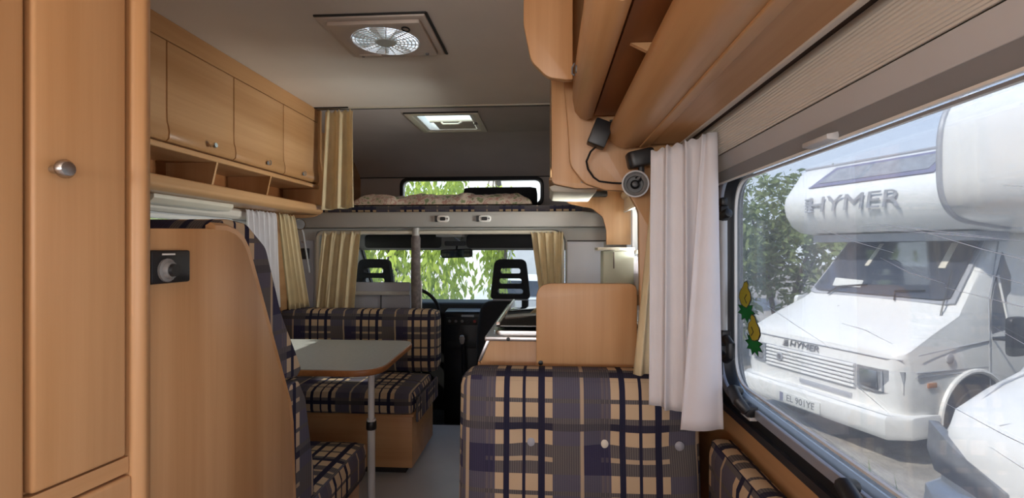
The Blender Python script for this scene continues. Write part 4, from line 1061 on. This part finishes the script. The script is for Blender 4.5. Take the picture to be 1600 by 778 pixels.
MB().box(-.147, -.140, .245, .29, .28, .375).build('plate_band', 'van_lilac', np_)
text_mesh('EL 901YE', .095, face(-.147, .02, .327) @ Matrix.Diagonal((.98, 1.05, 1, 1)), .0015).build('plate_lettering', 'plate_ink', np_, smooth=False)
text_mesh('HYMER', .095, face(-.012, .10, .90) @ Matrix.Diagonal((1.25, 1, 1, 1)), .004, .2).build('lettering', 'plate_ink', v, smooth=False)
for i in range(4): MB().box(-.014, -.004, .31, .385 - .008 * i, .868 + i * .018, .878 + i * .018).build('stripe', 'plate_ink', v)
MB().tube([(.70, -.80, 1.30), (.72, -.79, 1.36), (1.0, -.70, 1.74)], [.014, .008, .004], 6).build('aerial', 'black_plastic', v)

# ---- second camper, nearer, cut by the frame
v2 = thing('camper_van', (2.54, 2.30, GZ), 'white newer camper van with swept headlight and round overcab, closest to the glass', 'camper van', 'camper vans parked beside the window', rz=PHI)
loft([(-.02, .74, .70, .50, .66, .86), (.06, .88, .84, .46, .74, .97), (.18, .945, .88, .42, .84, 1.06), (.45, .965, .88, .40, .95, 1.16), (.72, .97, .86, .40, 1.04, 1.25), (.80, .97, .84, .40, 1.08, 1.33),
      (1.55, .97, .76, .40, 1.12, 2.06), (1.75, .97, .76, .40, 1.12, 2.12), (2.2, .97, .78, .40, 1.12, 2.14)]).build('cab_body', 'van_white', v2)
a2 = rpoly([(2.15, 2.12), (1.0, 2.10, .2), (.36, 2.16, .30), (.36, 2.98, .62), (1.4, 3.0), (5.6, 3.02), (5.6, .4), (2.15, .4)], 10)
MB().prism(a2, 'y', -1.10, 1.10).build('living_body', 'van_white', v2, bevel=.04, seg=4)
sil = [p for p in a2 if p[0] < 2.0]
for sg in (-1, 1):
    MB().tube([(a, sg * 1.085, b) for a, b in sil], .018, 8).build('edge_trim', 'van_grey', v2)
    MB().tube([(a + .075, sg * 1.102, 2.56 + (b - 2.56) * .86) for a, b in sil], .010, 6).build('inner_trim', 'aluminium', v2)
def wsp2(t, f, off):
    a, b = Vector((.77, 0, 1.29)), Vector((1.55, 0, 2.055)); n = Vector((-.70, 0, .714))
    p = a.lerp(b, t) + n * off; hw = .85 + (.755 - .85) * t
    return (p.x, f * hw, p.z)
q2 = [wsp2(.0, -.90, .035), wsp2(.03, -.97, .028), wsp2(1, -.95, .03), wsp2(1, .95, .03), wsp2(.03, .97, .028), wsp2(.0, .90, .035)]
g2 = patch(q2[::-1], .016, 'windscreen', 'van_glass', v2)
patch([wsp2(.16, .70, .056), wsp2(.16, .82, .056), wsp2(.24, .80, .056), wsp2(.24, .69, .056)], .003, 'windscreen_ticket', 'plate_white', g2)
for sg in (-1, 1):
    pts = [(-.01, sg * .50, .70), (.02, sg * .76, .84), (.10, sg * .935, .93), (.10, sg * .945, .76), (.03, sg * .86, .67), (-.012, sg * .50, .585)]
    hl = MB()
    P_ = [Vector(p) for p in pts]
    off = Vector((-.035, sg * .018, .012))
    k = len(P_)
    hl.add([p + Vector((.03, 0, 0)) for p in P_] + [p + off for p in P_], [tuple(range(k)), (k, k + 1, k + 4, k + 5), (k + 1, k + 2, k + 3, k + 4)] + [(i, (i + 1) % k, k + (i + 1) % k, k + i) for i in range(k)])
    hl.build('headlight', 'lamp_dark', v2, bevel=.006)
    MB().tube([(.19, sg * .80, 1.045), (.45, sg * .80, 1.165), (.72, sg * .76, 1.25)], .005, 5).build('hood_seam', 'van_grey', v2)
    wheel(v2, .90, sg * .90, .34, sg); wheel(v2, 4.1, sg * .92, .34, sg)
    MB().prism(arc(.90, .38, .44, 0, 180, 16), 'y', sg * .90, sg * .978).build('wheel_arch', 'tyre', v2)
    ring = [(1.20, sg * .985, 1.14), (1.62, sg * .81, 1.95), (2.1, sg * .82, 1.95), (2.1, sg * .985, 1.14)]
    patch(ring if sg > 0 else ring[::-1], -.012, 'side_window', 'van_glass', v2)
MB().tube([(.10, .62, 1.01), (.30, .40, 1.13), (.42, .36, 1.175)], .003, 5).build('hood_crease', 'van_grey', v2)
loft([(-.13, .66, .64, .30, .40, .56), (-.09, .84, .82, .28, .42, .60), (.02, .96, .94, .28, .44, .62), (.20, .985, .97, .28, .44, .62), (.42, .985, .97, .30, .44, .60)]).build('bumper', 'van_white', v2)
MB().box(-.08, -.02, -.42, .42, .64, .74).build('grille', 'van_grey', v2, bevel=.01)

# ---- planting
def leaves(n, place, size, droop=.3, seed=1):
    r_ = random.Random(seed); vs = []; fs = []
    for i in range(n):
        p, out = place(r_)
        p = Vector(p)
        d = Vector((r_.gauss(0, 1), r_.gauss(0, 1), r_.gauss(0, .6) - droop * 2)).normalized()
        s_ = (Vector((r_.gauss(0, 1), r_.gauss(0, 1), r_.gauss(0, 1)))).cross(d).normalized()
        L = size * r_.uniform(.6, 1.3); W = L * r_.uniform(.30, .45)
        b = p + d * L * .45 + s_ * W * .5; c = p + d * L; e_ = p + d * L * .45 - s_ * W * .5
        o = len(vs); vs += [p, b, c, e_]; fs += [(o, o + 1, o + 2, o + 3)]
    return MB().add(vs, fs)
def blob_place(blobs):
    tot = sum(b[3] for b in blobs)
    def f(r_):
        x = r_.uniform(0, tot)
        for b in blobs:
            x -= b[3]
            if x <= 0: break
        c, rad, sq = b[0], b[1], b[2]
        d = Vector((r_.gauss(0, 1), r_.gauss(0, 1), r_.gauss(0, 1))).normalized()
        rr = rad * r_.uniform(.55, 1.0) ** .5
        return (c[0] + d.x * rr, c[1] + d.y * rr, c[2] + d.z * rr * sq), d
    return f
def shrub(name, base, h, rad, n, size, m, label, cat, group, seed, droop=.2, trunk=.06):
    r_ = random.Random(seed)
    root = thing(name, base, label, cat, group)
    blobs = []
    for i in range(14):
        a = r_.uniform(0, 6.28); d = rad * r_.uniform(.1, .75); z = base[2] + h * r_.uniform(.12, .9)
        rr = rad * r_.uniform(.38, .62)
        blobs.append(((base[0] + d * math.cos(a), base[1] + d * math.sin(a), z), rr, .9, rr ** 2))
    leaves(n, blob_place(blobs), size, droop, seed).build('foliage', m, root, kind='stuff', smooth=False, merge=False)
    t = MB()
    for i in range(5):
        b = blobs[i][0]
        t.tube([(base[0] + .1 * (i - 2) * rad * .3, base[1], base[2]), ((base[0] + b[0]) / 2, (base[1] + b[1]) / 2, (base[2] + b[2]) / 2 + .1), b], [trunk, trunk * .7, trunk * .3], 6)
    t.build('trunk', 'bark', root)
G1 = 'shrubs behind the parked campers'
shrub('shrub', (2.35, 9.2, GZ), 3.9, 1.15, 6000, .17, 'leaf_dark', 'tall green shrub by the window edge, left of the older camper van', 'shrub', G1, 1)
shrub('shrub', (4.75, 10.9, GZ), 4.0, 1.5, 8000, .17, 'leaf_dark', 'tall green shrub rising behind the nose of the older camper van', 'shrub', G1, 2)

def weeping(name, base, h, strands, n, size, label, seed):
    """tree with hanging leafy strands; strands = (x, y, z top, z low)"""
    r_ = random.Random(seed)
    root = thing(name, base, label, 'tree', 'trees in front of the windscreen')
    def place(q):
        s_ = strands[q.randrange(len(strands))]
        t = q.random()
        return (s_[0] + q.gauss(0, .13), s_[1] + q.gauss(0, .16), s_[2] + (s_[3] - s_[2]) * t), None
    leaves(n, place, size, 1.2, seed).build('foliage', 'leaf_bright', root, kind='stuff', smooth=False, merge=False)
    t = MB().tube([base, (base[0] + .1, base[1] + .1, h * .5), (base[0], base[1], h)], [.12, .09, .05], 8)
    for s_ in strands[::3]: t.tube([(base[0], base[1], h * .85), ((base[0] + s_[0]) / 2, (base[1] + s_[1]) / 2, h + .2), (s_[0], s_[1], s_[2])], [.035, .025, .012], 5)
    t.build('trunk', 'bark', root)
r0 = random.Random(5)
st1 = []
for i in range(46):
    x = r0.uniform(-4.0, -1.42); x = min(x, -1.55); st1.append((x, r0.uniform(7.6, 9.0), r0.uniform(2.3, 3.6), r0.uniform(.0, .9) - (x < -1.9) * .7))
weeping('tree', (-2.75, 8.6, GZ), 3.2, st1, 5200, .19, 'bright green tree with drooping leaves across the windscreen', 11)
st2 = [(r0.uniform(-1.15, -.85), r0.uniform(9.6, 10.3), r0.uniform(2.2, 2.6), r0.uniform(.25, 1.1)) for i in range(9)]
weeping('tree', (-.98, 10.0, GZ), 2.7, st2, 900, .18, 'slim drooping tree just beyond the interior mirror', 12)
shrub('shrub', (-5.2, .4, GZ), 5.6, 2.6, 6000, .26, 'leaf_bright', 'leafy shrub added outside the left dinette window to block the sun', 'shrub', 'shrubs on the left side of the vehicle', 6)  # shrub added to keep direct sun off the dinette table
shrub('shrub', (-6.3, 7.4, GZ), 3.6, 1.5, 3200, .2, 'leaf_bright', 'leafy shrub outside the driver side cab window', 'shrub', 'shrubs on the left side of the vehicle', 7)

gt = []
r1 = random.Random(9); vs = []; fs = []
for i in range(900):
    cx, cy = ((2.05, 4.25), (1.75, 3.85), (2.1, 4.75), (1.9, 5.3))[i % 4]
    x = cx + r1.gauss(0, .22); y = cy + r1.gauss(0, .20); h = r1.uniform(.06, .20)
    a = r1.uniform(0, 6.28); dx, dy = .008 * math.cos(a), .008 * math.sin(a)
    lx, ly = r1.gauss(0, .05), r1.gauss(0, .05)
    o = len(vs); vs += [(x - dx, y - dy, GZ), (x + dx, y + dy, GZ), (x + lx, y + ly, GZ + h)]; fs.append((o, o + 1, o + 2))
MB().add(vs, fs).build('grass', 'grass_blade', kind='stuff', smooth=False, merge=False, label='sparse grass tufts growing in the dirt before the camper vans', cat='grass')

# ---- house beyond the trees
hs = thing('house', (0.0, 15, GZ), 'white house wall with grey shutters beyond the windscreen', 'house')
MB().box(-2.6, 2.4, 14, 19, GZ, 5.0).build('walls', 'house_wall', hs)
MB().prism([(13.6, 5.0), (19.4, 5.0), (16.5, 6.8)], 'x', -3.0, 2.8).build('roof', 'bark', hs)
def shut(x0, x1, z0, z1, k):
    f_ = MB().box(x0 - .06, x1 + .06, 13.95, 14.0, z0 - .06, z1 + .06).build('shutter', 'house_wall', hs)
    for i in range(k):
        z = z0 + (z1 - z0) * i / k
        MB().box(x0, x1, 13.91, 13.955, z + .01, z + (z1 - z0) / k - .015).build('slat', 'house_shutter', f_)
shut(-1.55, -1.02, -.1, 1.3, 9)
MB().box(-.98, -.30, 13.9, 14.0, GZ, 1.6).build('gate_post', 'house_shutter', hs)
shut(.1, 1.6, .2, 1.6, 9)
MB().box(-2.65, 2.45, 13.85, 14.0, GZ, GZ + .25).build('plinth', 'house_shutter', hs)

pc = thing('parked_car', (-.3, 12.4, GZ), 'pale blue parked car seen through the headrest slots', 'car')
MB().prism(rpoly([(-1.75, .30), (1.75, .30), (1.78, .75, .15), (1.05, .85, .1), (.55, 1.30, .2), (-.9, 1.32, .2), (-1.5, .85, .15), (-1.78, .75, .1)], 4), 'y', -.75, .75).xform(Matrix.Translation((-.3, 12.4, GZ))).build('car_body', 'pale_panel', pc, bevel=.06, seg=3)
for sg in (-1, 1):
    MB().prism([(-.8, .88), (.60, .88), (.42, 1.22), (-.7, 1.24)], 'y', sg * .72, sg * .765).xform(Matrix.Translation((-.3, 12.4, GZ))).build('car_window', 'van_glass', pc)
    for sx in (-1.1, 1.1):
        MB().lathe([(.15, -.08), (.29, -.08), (.3, 0), (.29, .08), (.15, .08)], (-.3 + sx, 12.4 + sg * .70, GZ + .3), (0, sg, 0), 20).build('car_wheel', 'tyre', pc)
fp = thing('flower_pot', (-1.75, 10.4, GZ), 'pot of red and green flowers on the street past the windscreen', 'flower pot')
MB().lathe([(.0, 0), (.16, 0), (.22, .32), (.19, .32), (.18, .28), (0, .28)], (-1.75, 10.4, GZ), n=18).build('pot', 'amber', fp)
leaves(300, lambda q: ((-1.75 + q.gauss(0, .16), 10.4 + q.gauss(0, .16), GZ + .34 + abs(q.gauss(0, .18))), None), .12, -.3, 41).build('foliage', 'leaf_bright', fp, kind='stuff', smooth=False, merge=False)
leaves(110, lambda q: ((-1.75 + q.gauss(0, .18), 10.4 + q.gauss(0, .18), GZ + .48 + abs(q.gauss(0, .15))), None), .09, -.3, 42).build('blossom', 'red_paint', fp, kind='stuff', smooth=False, merge=False)
